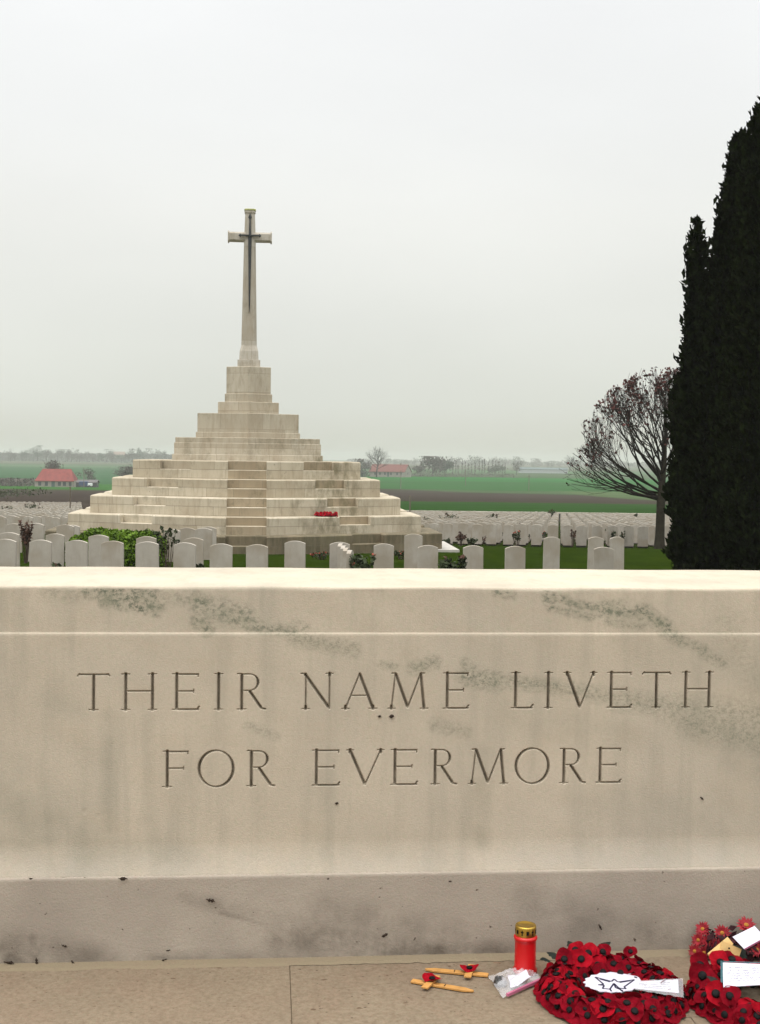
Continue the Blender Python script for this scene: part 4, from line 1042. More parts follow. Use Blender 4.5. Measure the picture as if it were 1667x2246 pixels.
for k in range(17):
    px = 992 + k * 7.2 + random.uniform(-2, 2)
    p = at(px, 1043, 820); root = thing('poplar', 'thin bare poplar in the far row behind the green field', 'tree', (p.x, 820, p.z), 0, 'row of thin poplars')
    h = random.uniform(7, 12); t = MB(); t.tube([(0, 0, -.5), (0, 0, h * .5), (.1, 0, h)], [.13, .10, .03], 5, False); t.build('trunk', M_twig, root)
    n = 34; z = rng.uniform(.15, 1, n) * h; C = np.stack([rng.normal(0, .35, n), rng.normal(0, .35, n), z], 1)
    V, Fq = leaf_quads(C, .42, (0, 0, 1), .8, 3.0); np_mesh('branches', V, Fq, M_hazet, root)
for k in range(46):                                            # trees one can tell apart on the left skyline
    px = -20 + k * 9.3 + random.uniform(-4, 4); Y = random.uniform(1150, 1500)
    h = random.choice([7, 8, 9, 11, 13]) * random.uniform(.9, 1.15)
    far_tree(px, 1013 + (px - 0) * .0126 - 2 - random.uniform(0, 3), Y, h, h * random.uniform(.6, 1.1), 'hazy tree in the woods along the left skyline', random.choice(['twiggy', 'green', 'twiggy']), 'trees along the left skyline', .55)
for k in range(34):
    px = 860 + k * 17 + random.uniform(-8, 8); Y = random.uniform(1500, 2000); h = random.uniform(8, 15)
    far_tree(px, 1023 + random.uniform(-1, 1) + (px - 860) * .0126, Y, h, h * random.uniform(.7, 1.3), 'hazy tree on the far right skyline behind the fields', random.choice(['twiggy', 'green']), 'trees along the right skyline', .5)
def wood(name, label, x0, x1, py0, py1, Y, h, n, kindm):
    """a far wood or hedge that reads as one mass"""
    C = []
    for i in range(n):
        px = random.uniform(x0, x1); hh = h * (.55 + .45 * (mnoise.noise(Vector((px * .035, Y, 0))) * .5 + .5))
        p = at(px, py0 + (py1 - py0) * (px - x0) / (x1 - x0), Y); C.append((p.x, Y + random.uniform(-15, 15), p.z + hh * random.random() ** .8))
    V, Fq = leaf_quads(np.array(C), h * .16, aspect=1.5)
    tag(np_mesh(name, V, Fq, kindm), label, 'woodland', kind='stuff')
wood('woodland', 'hazy belt of woodland along the left skyline', -80, 420, 1012, 1016, 1600, 14, 5200, M_hazet)
wood('woodland', 'hazy belt of woodland along the right skyline', 760, 1560, 1023, 1033, 2300, 17, 5200, M_hazet)
wood('hedgerow', 'long dark hedge with bare bushes beside the red roofed house', -60, 78, 1068, 1068, 395, 3.2, 2200, M_hazet)
wood('hedgerow', 'low hedge along the far edge of the green field at right', 880, 1130, 1045, 1047, 690, 2.2, 1800, M_hazet)
wood('hedgerow', 'low scrub at the near edge of the left ploughed field', -60, 36, 1093, 1093, 128, .9, 700, M_rose)
def post(px, yt, yb, Y, r, label, cat, name, arms=False):
    a = at(px, yb, Y); t = at(px, yt, Y); root = thing(name, label, cat, (a.x, Y, a.z)); h = t.z - a.z
    mb = MB(); mb.tube([(0, 0, -.6), (0, 0, h)], [r, r * .8], 8); mb.build('post', M_wood, root)
    c = MB()
    if arms: c.box(-.5, .5, -.06, .06, h - .7, h - .58); c.build('crossarm', M_wood, root)
    else: c.lathe([(r * 1.05, h - .02), (r * 1.1, h + .03), (r * .4, h + .07)], 8); c.build('cap', M_wood, root)
post(154, 1069, 1124, 92, .055, 'thin wooden post among the headstones left of the steps', 'post', 'wooden_post')
post(899, 1089, 1130, 92, .055, 'thin wooden post just right of the monument steps', 'post', 'wooden_post')
for px, yt, yb, Y, lab in ((184, 1026, 1068, 380, 'thin utility pole right of the red roofed house at left'), (879, 1031, 1068, 430, 'utility pole in front of the faded red farmhouse'), (1021, 1030, 1062, 470, 'utility pole standing in the green field, middle one'), (1160, 1041, 1072, 400, 'utility pole in the green field nearest the bare tree')):
    post(px, yt, yb, Y, .13, lab, 'utility pole', 'utility_pole', True)
def bwall():
    a = at(560, 1117, 109.5); b = at(1520, 1126, 109.5)
    root = thing('boundary_wall', 'low flint wall with pale coping at the far end of the cemetery', 'wall', ((a.x + b.x) / 2, 109.5, gz(109.5)))
    L = (b.x - a.x) / 2
    w = MB(); w.box(-L, L, -.2, .2, -.3, .66); w.build('wall_body', mat('dark_flint', (.06, .055, .05), .9, .3, 4), root)
    c = MB(); c.box(-L - .05, L + .05, -.27, .27, .66, .78); c.build('coping', M_head, root)
bwall()

# ------------------------------------------------------------------ tributes in the foreground
M_red = mat('poppy_paper', (.150, .0024, .008), .9, .35, 25, .2, 90, .04)
M_red2 = mat('poppy_paper_bright', (.25, .0035, .010), .9, .3, 25, .2, 90, .04)
M_black = mat('black_button', (.005, .005, .005), .6, .2, 20, spec=.12)
M_leafg = mat('dark_fabric_leaf', (.011, .016, .012), .7, .3, 20, spec=.2)
M_card = mat('white_card', (.58, .565, .64), .6, .04, 12)
M_ink = mat('dark_ink', (.020, .018, .045), .6, .1, 30)
M_inkl = mat('faint_ink', (.30, .29, .36), .7, .1, 30)
M_pine = mat('light_wood', (.47, .235, .065), .65, .14, 30, .1, 120)
def plastic(name, alpha):
    m = mat(name, (.85, .85, .88), .12, .02, 5, spec=.7); b = m.node_tree.nodes['Principled BSDF']; b.inputs['Alpha'].default_value = alpha
    return m
M_plastic = plastic('clear_plastic', .26)
def petal_mesh(seed, r=.036):
    rnd = random.Random(seed); nr, na = 5, 22; vs = [(0, 0, 0)]; ph = rnd.uniform(0, 6)
    for i in range(1, nr + 1):
        for k in range(na):
            a = 2 * math.pi * k / na; f = i / nr
            rr = r * f * (1 + .15 * math.cos(2 * a + ph) * f + .06 * math.cos(5 * a + ph * 2) * f)
            z = .010 * f ** 2 * (1 + .9 * math.cos(2 * a + ph + 1.2)) - .004 * f + .0022 * math.sin(7 * a + ph) * f ** 2
            vs.append((rr * math.cos(a), rr * math.sin(a), z))
    fs = [(0, 1 + k, 1 + (k + 1) % na) for k in range(na)]
    for i in range(nr - 1):
        fs += [(1 + i * na + k, 1 + (i + 1) * na + k, 1 + (i + 1) * na + (k + 1) % na, 1 + i * na + (k + 1) % na) for k in range(na)]
    me = bpy.data.meshes.new('poppy'); me.from_pydata(vs, [], fs); me.update(); me.polygons.foreach_set('use_smooth', [True] * len(fs))
    return me
PET = [petal_mesh(s, .040 if s % 2 else .044) for s in range(6)]
for i, p_ in enumerate(PET): p_.materials.append(M_red if i % 3 else M_red2)
def button_mesh():
    mb = MB(); mb.lathe([(.0145, .001), (.0158, .004), (.0140, .0085), (.008, .0105), (.0015, .0110)], 12)
    me = bpy.data.meshes.new('poppy_centre'); me.from_pydata(mb.v, [], mb.f); me.update(); me.polygons.foreach_set('use_smooth', [True] * len(mb.f)); me.materials.append(M_black); return me
BUT = button_mesh()
def poppy(root, pos, nrm, k, s=1.0):
    q = Vector(nrm).normalized().to_track_quat('Z', 'Y'); M = Matrix.LocRotScale(Vector(pos), q @ Matrix.Rotation(random.uniform(0, 6.28), 3, 'Z').to_quaternion(), Vector((s, s, s)))
    o = link('poppy', PET[k % 6], root); o.matrix_local = M
    b = link('poppy_centre', BUT, o)
    return o
def poly_plate(name, pts, z, t, m, root):
    mb = MB(); pts = list(pts)
    ar = sum(pts[i - 1][0] * pts[i][1] - pts[i][0] * pts[i - 1][1] for i in range(len(pts)))
    if ar < 0: pts.reverse()
    mb.prism(pts, z, z + t); return mb.build(name, m, root)
def strip(mb, p, q, w, z, t=.0006):
    p, q = Vector(p), Vector(q); d = (q - p); n = Vector((-d.y, d.x)).normalized() * w / 2; pts = [p - n, q - n, q + n, p + n]
    mb.add([(v.x, v.y, z) for v in pts] + [(v.x, v.y, z + t) for v in pts], [(3, 2, 1, 0), (4, 5, 6, 7), (0, 1, 5, 4), (1, 2, 6, 5), (2, 3, 7, 6), (3, 0, 4, 7)])
def wreath(label, c, Rm, seed, lean=0.0):
    random.seed(seed)
    root = thing('poppy_wreath', label, 'wreath', c)
    ring = MB(); pts = [(Rm * math.cos(2 * math.pi * k / 40), Rm * math.sin(2 * math.pi * k / 40), .030) for k in range(41)]
    ring.tube(pts, [.034] * 41, 10, False); ring.build('ring', M_red, root, True)
    fl = MB()                                         # paper fringe lying on the stone
    na = 90; vs = []
    for k in range(na):
        a = 2 * math.pi * k / na; r = Rm + .076 + .012 * abs(math.sin(a * 13)) + .006 * math.sin(a * 5)
        vs += [((Rm + .01) * math.cos(a), (Rm + .01) * math.sin(a), .034), ((r - .03) * math.cos(a), (r - .03) * math.sin(a), .018), (r * math.cos(a), r * math.sin(a), .006 + .004 * math.sin(a * 26))]
    fl.add(vs, [(k * 3 + j, k * 3 + j + 1, ((k + 1) % na) * 3 + j + 1, ((k + 1) % na) * 3 + j) for k in range(na) for j in range(2)])
    fl.build('fringe', M_red, root, True)
    k = 0
    for rr, z, tilt, n, s in ((Rm + .058, .030, 1.15, 27, .84), (Rm + .040, .052, .75, 25, .84), (Rm + .006, .066, .25, 21, .86), (Rm - .034, .060, -.55, 16, .84), (Rm - .075, .044, -.85, 11, .84)):
        for i in range(n):
            a = 2 * math.pi * (i + .5 * (k % 2) + random.uniform(-.18, .18)) / n; t = tilt + random.uniform(-.22, .22)
            poppy(root, (rr * math.cos(a), rr * math.sin(a), z + random.uniform(-.004, .008)), (math.cos(a) * math.sin(t), math.sin(a) * math.sin(t) , math.cos(t)), random.randrange(6), s * random.uniform(.88, 1.12)); 
        k += 1
    return root
def leaf_plate(root, p, ang, L, w, lift, m=None):
    mb = MB(); n = 9; vs = []
    for i in range(n):
        t = i / (n - 1); hw = w * math.sin(math.pi * min(1, t * .93 + .07)) * (1 + .3 * (i % 2)); x = L * t; z = lift * t + .012 * math.sin(t * 3)
        vs += [(x, -hw, z - hw * .25), (x, 0, z), (x, hw, z - hw * .25)]
    fs = [(i * 3 + j, (i + 1) * 3 + j, (i + 1) * 3 + j + 1, i * 3 + j + 1) for i in range(n - 1) for j in range(2)]
    M = Matrix.Translation(p) @ Matrix.Rotation(ang, 4, 'Z'); mb.add([M @ Vector(v) for v in vs], fs)
    return mb.build('leaf', m or M_leafg, root)
def scrib(mb, quad, rows, z, frac=(.1, .9), w=.0022, seed=3, dens=.75):
    """lines of small illegible handwriting inside a four-cornered card"""
    rnd = random.Random(seed); A, B, C, D = [Vector(q) for q in quad]
    P = lambda u, v: (A.lerp(B, u)).lerp(D.lerp(C, u), v)
    for r in range(rows):
        v = .16 + .70 * (r + .5) / rows; u = frac[0] + rnd.uniform(0, .08)
        while u < frac[1] - rnd.uniform(0, .2):
            du = rnd.uniform(.012, .03)
            if rnd.random() < dens: strip(mb, P(u, v + rnd.uniform(-.03, .03)), P(u + du, v + rnd.uniform(-.04, .04)), w, z)
            u += du * rnd.uniform(1.0, 1.5)
X2 = lambda v: 1150 + v / 3.195
Y2 = lambda v: 1980 + v / 3.195

def tributes():
    # first wreath, with badge and card
    c = on_z(1342, 2172, .03); c = Vector((c.x, c.y, 0))
    w = wreath('red poppy wreath with star badge and white card, lying on the paving', c, .198, 11)
    for px, py, ang, L, lift in ((1222, 2092, 2.5, .08, .03), (1262, 2078, 2.0, .09, .05), (1305, 2075, .6, .10, .05), (1240, 2090, 3.0, .07, .02), (1200, 2095, 3.3, .06, .02)):
        p = on_z(px, py, .085) - c; leaf_plate(w, (p.x * .93, p.y * .93, .062), ang, L * .78, .020, lift * .6)
    for px, py, s in ((1262, 2080, .85), (1290, 2087, .9), (1322, 2084, .8), (1383, 2083, .6), (1238, 2100, .85), (1275, 2100, .9)):
        p = on_z(px, py, .095) - c; poppy(w, (p.x, p.y, .088), (random.uniform(-.3, .3), -.75, .7), random.randrange(6), s)
    zc_ = .046; L = lambda v, u, z: (lambda q: (q.x - c.x, q.y - c.y))(on_z(X2(v), Y2(u), z))
    jag = []
    cx, cy = 625, 562
    for k in range(34):
        a = 2 * math.pi * k / 34; f = 1.0 + (.045 if k % 2 else -.05)
        jag.append(L(cx + 205 * f * math.cos(a), cy + 70 * f * math.sin(a), zc_))
    bd = poly_plate('badge', jag, zc_, .003, M_card, w)
    em = MB()
    S = [[(497, 522), (612, 552), (630, 536), (655, 556), (772, 540), (700, 590), (712, 604), (640, 596), (628, 566), (600, 606), (548, 602), (560, 580), (518, 576), (556, 572), (497, 522)],
         [(628, 566), (690, 624)], [(600, 606), (612, 622)], [(640, 596), (690, 616)], [(530, 536), (600, 556)], [(668, 560), (742, 548)]]
    for pl in S:
        for i in range(len(pl) - 1): strip(em, L(*pl[i], zc_ + .003), L(*pl[i + 1], zc_ + .003), .0065, zc_ + .0032)
    em.build('star_emblem', M_ink, bd)
    q = [L(778, 556, .088), L(1078, 540, .088), L(1082, 634, .088), L(782, 604, .088)]
    card = poly_plate('card', q, .088, .0015, M_card, w)
    sc = MB(); scrib(sc, q, 4, .0897, (.06, .95), .0020, 3, .8); sc.build('writing', M_ink, card)
    q2 = [L(772, 552, .09), L(1112, 535, .09), L(1118, 655, .08), L(1060, 690, .06), L(900, 640, .075), L(776, 610, .09)]
    mb = MB(); n = 26; m_ = 9; vs = []
    A, B, C, D = Vector(L(770, 549, .092)), Vector(L(1112, 532, .092)), Vector(L(1116, 668, .092)), Vector(L(776, 612, .092))
    for i in range(n):
        for j in range(m_):
            u, v = i / (n - 1), j / (m_ - 1); p = A.lerp(B, u).lerp(D.lerp(C, u), v)
            vs.append((p.x, p.y, .0935 + .003 * mnoise.noise(Vector((u * 9, v * 6, 3))) + (.004 * mnoise.noise(Vector((u * 25, v * 12, 8))) if u > .85 else 0)))
    mb.add(vs, [(i * m_ + j, (i + 1) * m_ + j, (i + 1) * m_ + j + 1, i * m_ + j + 1) for i in range(n - 1) for j in range(m_ - 1)])
    mb.build('plastic_sleeve', M_plastic, w, True)
    # second wreath
    c2 = on_z(1668, 2186, .03); c2 = Vector((c2.x, c2.y, 0))
    w2 = wreath('red poppy wreath with a large white card, cut by the right photo edge', c2, .190, 12)
    for px, py, s, nz_ in ((1535, 2118, 1.05, (-.3, -.75, .6)), (1541, 2140, 1.05, (-.4, -.8, .5)), (1580, 2112, 1.0, (.1, -.5, .8)), (1570, 2180, 1.0, (-.1, -.7, .6)), (1605, 2105, .95, (0, -.4, .9)), (1600, 2185, .95, (.1, -.7, .6))):
        p = on_z(px, py, .09) - c2; poppy(w2, (p.x, p.y, .09), nz_, random.randrange(6), s)
    K = lambda v, u, z: (lambda q: (q.x - c2.x, q.y - c2.y))(on_z(X2(v), Y2(u), z))
    q = [K(1388, 418, .115), K(1720, 432, .115), K(1720, 570, .115), K(1395, 590, .115)]
    card = poly_plate('card', q, .113, .002, M_card, w2)
    sc = MB(); scrib(sc, q, 6, .1155, (.08, .95), .0022, 9, .55); sc.build('writing', M_inkl, card)
    for v0, u0, v1, u1 in ((1383, 408, 1384, 560), (1383, 412, 1700, 424)):
        e = MB(); strip(e, K(v0, u0, .116), K(v1, u1, .116), .008, .1165); e.build('sleeve_edge', mat('teal_sleeve', (.03, .10, .12), .3, .1), w2)
    for px, py, ang in ((1590, 2160, 2.6), (1625, 2165, 2.2), (1650, 2158, 1.2), (1610, 2098, 2.9), (1635, 2095, 2.0)):
        p = on_z(px, py, .09) - c2; leaf_plate(w2, (p.x, p.y, .075), ang, .07, .02, .03)

    # grave candle
    b = on_z(1152, 2135, 0); root = thing('grave_candle', 'red plastic grave candle with golden lid beside the first wreath', 'candle', (b.x, b.y + .01, 0))
    mr = mat('red_plastic', (.50, .0045, .007), .32, .08, 6, spec=.5); b_ = mr.node_tree.nodes['Principled BSDF']; b_.inputs['Subsurface Weight'].default_value = .25; b_.inputs['Subsurface Radius'].default_value = (.02, .004, .003)
    mb = MB(); mb.lathe([(.044, 0), (.0465, .004), (.0465, .016), (.041, .024), (.0405, .120), (.042, .130), (.0455, .135), (.0455, .142), (.040, .148)], 40); mb.build('body', mr, root, True)
    mg = mat('gold_foil', (.55, .36, .07), .28, .12, 18, metal=.9, spec=.5)
    mb = MB(); mb.lathe([(.0385, .146), (.0405, .150), (.0405, .182), (.039, .187), (.036, .1885), (.034, .186), (.010, .185)], 40); lid = mb.build('lid', mg, root, True)
    mk = MB()
    def patch(a, hw, z0, z1):
        vs = [(.0410 * math.sin(t), -.0410 * math.cos(t), z) for z in (z0, z1) for t in np.linspace(a - hw, a + hw, 4)]
        mk.add(vs, [(i, i + 1, i + 5, i + 4) for i in range(3)])
    for k in range(12):
        a = k * math.pi / 6 + .08
        if k % 2: patch(a, .05, .156, .177); patch(a, .14, .167, .172)
        else: patch(a, .12, .159, .174)
    mk.build('cutouts', M_black, lid)
    # wooden crosses
    def wcross(label, tip, head, aL, aR, pop, slit, z=.005):
        t_, h_ = on_z(*tip, z), on_z(*head, z); d = (h_ - t_); Ln = d.length; ang = math.atan2(d.y, d.x)
        root = thing('wooden_cross', label, 'wooden cross', (t_.x, t_.y, 0), ang)
        Mi = (Matrix.Translation((t_.x, t_.y, 0)) @ Matrix.Rotation(ang, 4, 'Z')).inverted(); P = lambda px, py: Mi @ on_z(px, py, z)
        hw = .0135; mb = MB(); mb.prism([(0, -.003), (.035, -hw), (Ln, -hw), (Ln, hw), (.035, hw), (0, .003)], .001, .0085, .0015); mb.build('upright', M_pine, root)
        a, b = P(*aL), P(*aR); e = (b - a).normalized(); nn = Vector((-e.y, e.x, 0)) * hw; q = [a - nn, b - nn, b + nn, a + nn]
        mb = MB(); mb.prism([(v.x, v.y) for v in q], .0088, .0155, .0015); mb.build('crossbar', M_pine, root)
        p = P(*pop); o = poppy(root, (p.x, p.y, .019), (0, 0, 1), 0, .78); 
        s0 = P(*slit); mk = MB(); strip(mk, (s0.x, -hw * .8), (s0.x, hw * .8), .003, .0087); mk.build('slit', M_black, root)
    k1 = lambda v: 880 + v / 4.13
    k2 = lambda v: 1980 + v / 4.13
    wcross('wooden cross with poppy lying nearest the stone base', (k1(218), k2(602)), (k1(788), k2(655)), (k1(600), k2(690)), (k1(640), k2(580)), (k1(617), k2(626)), (k1(487), k2(616)))
    wcross('wooden cross with poppy lying nearer the viewer', (k1(655), k2(800)), (k1(95), k2(706)), (k1(210), k2(788)), (k1(325), k2(680)), (k1(280), k2(722)), (k1(400), k2(752)))
    # plastic bag with a folded card
    cbag = on_z(k1(1010), k2(745), .0); root = thing('plastic_bag', 'crumpled clear plastic bag holding a white card before the candle', 'plastic bag', (cbag.x, cbag.y, 0))
    Q = lambda v, u, z=.01: on_z(k1(v), k2(u), z) - Vector((cbag.x, cbag.y, 0))
    A, B, C, D = Q(790, 650), Q(1180, 585), Q(1290, 690), Q(920, 850)
    n = 44; vs = []
    for i in range(n):
        for j in range(n):
            u, v = i / (n - 1), j / (n - 1); p = A.lerp(B, u).lerp(D.lerp(C, u), v); h = math.sin(math.pi * u) ** .6 * math.sin(math.pi * v) ** .6
            nzv = mnoise.noise(Vector((u * 5, v * 5, 2))); ridg = abs(mnoise.noise(Vector((u * 8, v * 8, 9))))
            vs.append((p.x + .006 * nzv, p.y + .006 * mnoise.noise(Vector((u * 6, v * 6, 5))), .004 + h * (.028 + .022 * nzv) + .018 * ridg * h))
    mb = MB(); mb.add(vs, [(i * n + j, (i + 1) * n + j, (i + 1) * n + j + 1, i * n + j + 1) for i in range(n - 1) for j in range(n - 1)]); mb.build('film', plastic('crumpled_plastic', .30), root, True)
    mb = MB(); a, b, c_, d = Q(965, 665, .02), Q(1130, 625, .034), Q(1175, 690, .030), Q(990, 775, .008)
    nn = Vector((0, 0, .002)); vs = []
    for i in range(9):
        for j in range(7):
            u, v = i / 8, j / 6; p = a.lerp(b, u).lerp(d.lerp(c_, u), v); vs.append((p.x, p.y, p.z + .010 * abs(u - .45) - .004 * math.sin(v * 7 + u * 4)))
    mb.add(vs, [(i * 7 + j, (i + 1) * 7 + j, (i + 1) * 7 + j + 1, i * 7 + j + 1) for i in range(8) for j in range(6)]); mb.build('card', M_card, root)
    mb = MB(); e = Q(895, 710, .012); n2 = 14; vs = []
    for i in range(n2):
        for j in range(10):
            th = math.pi * j / 9 * .5; ph = 2 * math.pi * i / n2; r = 1 + .25 * mnoise.noise(Vector((math.cos(ph) * 2, math.sin(ph) * 2, th * 2)))
            vs.append((e.x + .024 * r * math.cos(ph) * math.cos(th), e.y + .03 * r * math.sin(ph) * math.cos(th), .004 + .026 * r * math.sin(th)))
    mb.add(vs, [(i * 10 + j, ((i + 1) % n2) * 10 + j, ((i + 1) % n2) * 10 + j + 1, i * 10 + j + 1) for i in range(n2) for j in range(9)]); mb.build('foil_wrap', mat('dark_grey_foil', (.10, .10, .10), .35, .5, 40, metal=.4), root)
    mb = MB(); strip(mb, Q(960, 838).xy, Q(1285, 690).xy, .010, .006, .010); mb.build('pink_edge', mat('pink_paper', (.42, .12, .20), .6, .2), root)

    # flowers, cross and tag behind the second wreath
    cf = on_z(1598, 2105, 0); cf.z = 0
    root = thing('flower_bunch', 'bunch of dark red daisies with dark foliage against the stone base', 'flowers', (cf.x + .04, cf.y + .02, 0))
    o0 = Vector((cf.x + .04, cf.y + .02, 0))
    def daisy(px, py, Yo, r, nrm):
        p = at(px, py, o0.y + Yo) - o0
        mb = MB(); q = Vector(nrm).normalized().to_track_quat('Z', 'Y').to_matrix().to_4x4(); M = Matrix.Translation(p) @ q
        for L_, cnt, lift in ((r, 17, .15), (r * .72, 12, .45)):
            for k in range(cnt):
                a = 2 * math.pi * k / cnt + random.uniform(-.1, .1); l = L_ * random.uniform(.85, 1.1); w_ = r * .15
                v = [Vector((r * .1, -w_ * .5, 0)), Vector((l * .6, -w_, l * lift * .5)), Vector((l, 0, l * lift)), Vector((l * .6, w_, l * lift * .5)), Vector((r * .1, w_ * .5, 0))]
                mb.add([M @ (Matrix.Rotation(a, 3, 'Z') @ x) for x in v], [(0, 1, 2, 3, 4)])
        f = mb.build('daisy', M_dred, root)
        cb = MB(); cb.lathe([(r * .24, 0), (r * .22, r * .12), (r * .08, r * .2)], 10); cc = cb.build('flower_centre', mat('ochre_centre', (.33, .14, .02), .8, .3, 40), f); cc.matrix_local = M
        st = MB(); st.tube([p, p * .5 + Vector((0, .01, .02)), Vector((p.x * .4, p.y, .01))], [.003, .003, .004], 5); st.build('stem', M_leafg, root)
    M_dred = mat('dark_red_petal', (.26, .012, .020), .7, .3, 40)
    for a in ((X2(1250), Y2(185), .02, .034, (-.4, -.6, .5)), (X2(1385), Y2(212), .0, .036, (0, -.8, .4)), (X2(1555), Y2(158), .02, .042, (0, -.5, .8)), (X2(1220), Y2(262), .0, .032, (-.6, -.6, .3)), (X2(1290), Y2(270), -.02, .032, (0, -.9, .3)),
              (X2(1195), Y2(340), -.01, .032, (-.6, -.6, .3)), (X2(1260), Y2(350), -.03, .032, (-.2, -.9, .2)), (X2(1340), Y2(300), -.02, .030, (0, -.9, .3)), (X2(1630), Y2(330), -.03, .034, (0, -.7, .5)), (X2(1640), Y2(240), .02, .036, (.2, -.5, .7))):
        daisy(*a)
    n = 520; C = np.stack([rng.uniform(-.13, .20, n), rng.uniform(-.04, .05, n), rng.uniform(.005, .12, n) * rng.uniform(.4, 1, n)], 1)
    V, Fq = leaf_quads(C, .020, aspect=2.2); np_mesh('foliage', V, Fq, mat('wine_dark_leaf', (.045, .012, .016), .7, .4, 30, spec=.2), root)
    # wooden cross leaning on the flowers: a slanting plane spanned by two photographed points
    p0, p1 = at(X2(1300), Y2(384), 4.80), at(X2(1440), Y2(268), 4.86); p2, p3 = at(X2(1372), Y2(292), 4.84), at(X2(1508), Y2(352), 4.83)
    root = thing('wooden_cross', 'pale wooden cross leaning on the daisies behind the second wreath', 'wooden cross', p0); 
    def bar(name, a, b, w, t, off):
        d = (b - a).normalized(); vn = (Vector((0, 0, EYE)) - a).normalized(); n_ = d.cross(vn).normalized(); f = n_.cross(d).normalized()
        if f.y > 0: f = -f
        mb = MB(); q = [a - n_ * w, b - n_ * w, b + n_ * w, a + n_ * w]; mb.add([v + f * off - p0 for v in q] + [v + f * (off + t) - p0 for v in q], [(3, 2, 1, 0), (4, 5, 6, 7), (0, 1, 5, 4), (1, 2, 6, 5), (2, 3, 7, 6), (3, 0, 4, 7)])
        return mb.build(name, M_pine2, root)
    M_pine2 = mat('pale_wood', (.62, .40, .16), .65, .1, 30)
    up_ = bar('upright', p0, p1, .0165, .007, 0); cbr = bar('crossbar', p2, p3, .016, .006, .0075)
    cen = p0.lerp(p1, .55); pin = MB(); pin.lathe([(.0035, 0), (.0035, .004), (.001, .005)], 10); o = pin.build('pin', M_black, root); o.location = at(X2(1434), Y2(320), 4.815) - p0; o.rotation_euler = (R(60), 0, 0)
    t0, t1, t2, t3 = at(X2(1458), Y2(240), 4.82), at(X2(1612), Y2(164), 4.86), at(X2(1694), Y2(250), 4.83), at(X2(1546), Y2(332), 4.79)
    root = thing('card', 'blank white tag tilted on top of the daisies at right edge', 'card', t0)
    nn = (t1 - t0).cross(t3 - t0).normalized()
    if nn.y > 0: nn = -nn
    mb = MB(); q = [t0, t1, t2, t3]; mb.add([v - t0 for v in q] + [v + nn * .002 - t0 for v in q], [(3, 2, 1, 0), (4, 5, 6, 7), (0, 1, 5, 4), (1, 2, 6, 5), (2, 3, 7, 6), (3, 0, 4, 7)]); mb.build('card_face', M_card, root)
    e = MB(); a, b = t3 - t0 + nn * .0025, t2 - t0 + nn * .0025; dv = (t0 - t3).normalized() * .005
    e.add([a, b, b + dv, a + dv], [(0, 1, 2, 3)]); e.build('card_edge', mat('maroon_edge', (.16, .02, .06), .6, .1), root)
tributes()

# wreath on the monument steps
def step_wreath():
    zt = at(546, 1135.5, MY - (.6 * 4.58 + .45 * 4.08)).z
    random.seed(4); p = Matrix.Translation((MX, MY, 0)) @ Matrix.Rotation(MYAW, 4, 'Z') @ Vector((2.02, -3.64, 0)); Yw = p.y
    root = thing('poppy_wreath', 'red poppy wreath lying on the right hand steps of the monument', 'wreath', (p.x, Yw, zt)); Rm = .235
    mb = MB(); mb.tube([(Rm * math.cos(2 * math.pi * k / 30), Rm * .7 * math.sin(2 * math.pi * k / 30), .03) for k in range(31)], [.03] * 31, 8, False); mb.build('ring', M_red, root, True)
    for i in range(34):
        a = i * .74; rr = Rm + random.uniform(-.05, .06); poppy(root, (rr * math.cos(a), rr * .7 * math.sin(a), (.055 + random.uniform(-.02, .03))), (math.cos(a) * .6, -.5, .6), 3 * (i % 2), 1.2)
step_wreath()

# dead leaves and snails caught on the stone
M_dleaf = mat('dead_leaf', (.036, .023, .015), .85, .4, 60)
def debris(px, py, yoff, L, ang, label, name='dead_leaf', cat='leaf'):
    u, z = on_stone(px * D2, py * D2, yoff); n = 9; L *= .8
    o = MB(); vs = []
    for i in range(n):
        t = i / (n - 1); hw = L * .19 * math.sin(math.pi * (.08 + t * .84)) * (1 + .6 * random.uniform(-1, 1)); zz = .12 * L * math.sin(t * 4)
        vs += [(L * (t - .5), -.003 - abs(zz), -hw), (L * (t - .5), -.004 - abs(zz) - L * .04, L * .05 * math.sin(t * 5)), (L * (t - .5), -.004 - abs(zz), hw)]
    o.add([Matrix.Rotation(ang, 3, 'Y') @ Vector(v) for v in vs], [(i * 3 + j, i * 3 + j + 1, (i + 1) * 3 + j + 1, (i + 1) * 3 + j) for i in range(n - 1) for j in range(2)])
    r = o.build(name, M_dleaf); r.location = MS @ Vector((u, yoff, z)); r.rotation_euler = (0, 0, YAW); tag(r, label, cat)
random.seed(9)
debris(458, 1956, -.035, .045, .25, 'curled black leaf stuck on the plinth below the inscription, left of centre')
debris(268, 1909, -.035, .045, .02, 'dark leaf caught on the plinth edge, left part')
debris(68, 1909, -.035, .020, .0, 'tiny dark leaf on the plinth edge near the left photo edge')
debris(20, 2091, -.035, .050, .15, 'dark leaf lump at the plinth foot at the left photo edge')
debris(140, 2055, -.035, .030, .4, 'dark twig on the lower plinth, left part')
debris(358, 2090 - 5, -.035, .028, -.3, 'brown leaf on the lower plinth, left of centre')
debris(366, 2065, -.035, .022, -.2, 'small brown leaf above another on the lower plinth, left of centre')
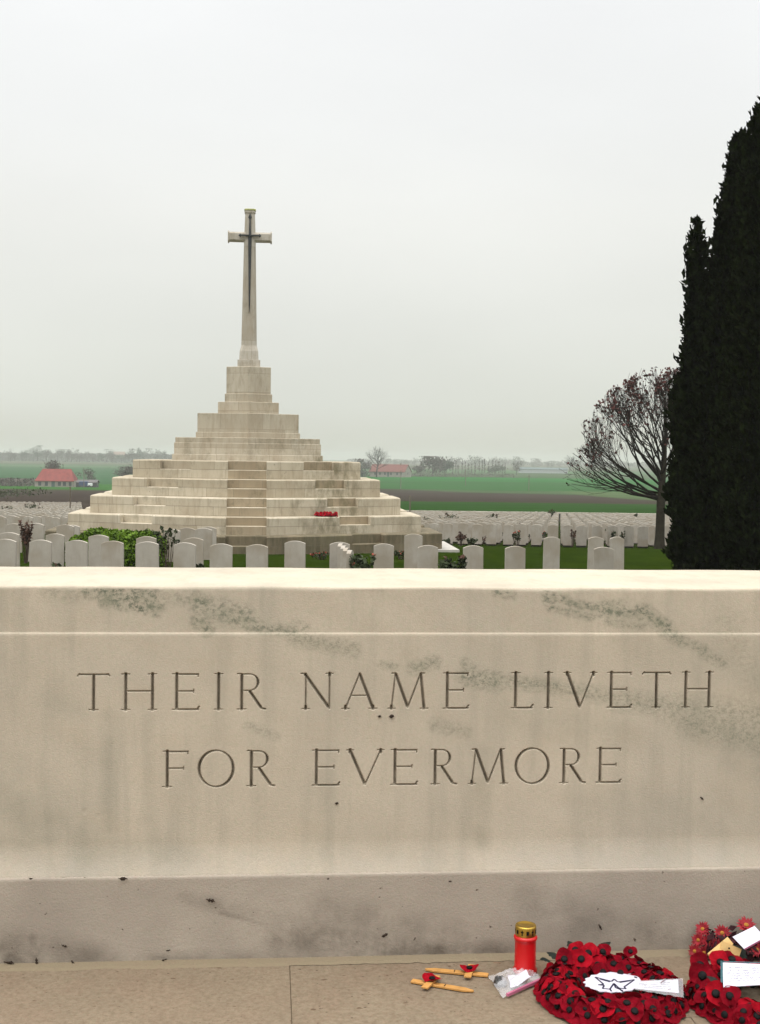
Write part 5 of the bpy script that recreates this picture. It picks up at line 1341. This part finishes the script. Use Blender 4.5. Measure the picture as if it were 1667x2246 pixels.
debris(80, 2088, -.035, .034, 1.5, 'upright brown leaf low on the plinth, near left edge')
debris(160, 2092, -.035, .032, .9, 'brown leaf at the plinth foot, right of the upright one')
debris(836, 2032, -.035, .036, -.5, 'thin dark twig on the plinth in the middle of the photo')
debris(1304, 2014, -.035, .034, 1.1, 'thin dark twig on the plinth above the first wreath')
debris(978, 1915, -.035, .018, 0, 'tiny dark leaf on the plinth edge right of centre')
debris(1525, 1735, 0, .024, .8, 'faint brown leaf curl on the stone face at right')
debris(682, 2088, -.035, .022, 1.2, 'brown speck of leaf at the plinth foot, centre')
debris(530, 2088, -.035, .020, .3, 'brown leaf bit at the plinth foot below the black leaf')
for px, py, lab in ((825, 1557, 'small brown snail under the letter A of NAME, left one'), (851, 1557, 'brown snail under the letter M of NAME, right one'), (732, 1746, 'tiny black snail below the word EVERMORE')):
    u, z = on_stone(px * D2, py * D2); s = .009 if px == 851 else .006
    root = thing('snail', lab, 'snail', MS @ Vector((u, 0, z)), YAW)
    mb = MB()
    turns = 26
    mb.tube([(s * .75 * (1 - k / turns) * math.cos(k * .55), -.003 - s * .5 * k / turns, s * .6 * (1 - k / turns) * math.sin(k * .55)) for k in range(turns)], [s * .42 * (1 - .8 * k / turns) for k in range(turns)], 7); mb.build('shell', M_dleaf, root, True)
    mb = MB(); mb.tube([(-s * 1.3, -.001, 0), (0, -.0025, 0), (s * 1.2, -.0012, 0)], [.0006, .0024, .0006], 6); mb.build('foot', M_stem, root, True)

# ------------------------------------------------------------------ the hazy air
hz = MB(); hz.box(-2650, 2650, -90, 4400, -14, 14.5)
hm = bpy.data.materials.new('haze_air'); hm.use_nodes = True
N, L = hm.node_tree.nodes, hm.node_tree.links
N.remove(N['Principled BSDF']); pv = N.new('ShaderNodeVolumePrincipled'); L.new(pv.outputs[0], N['Material Output'].inputs['Volume'])
pv.inputs['Density'].default_value = .0004; pv.inputs['Color'].default_value = (.70, .72, .675, 1); pv.inputs['Anisotropy'].default_value = 0.0
tag(hz.build('haze', hm), 'pale damp haze over the fields', 'haze', kind='stuff')
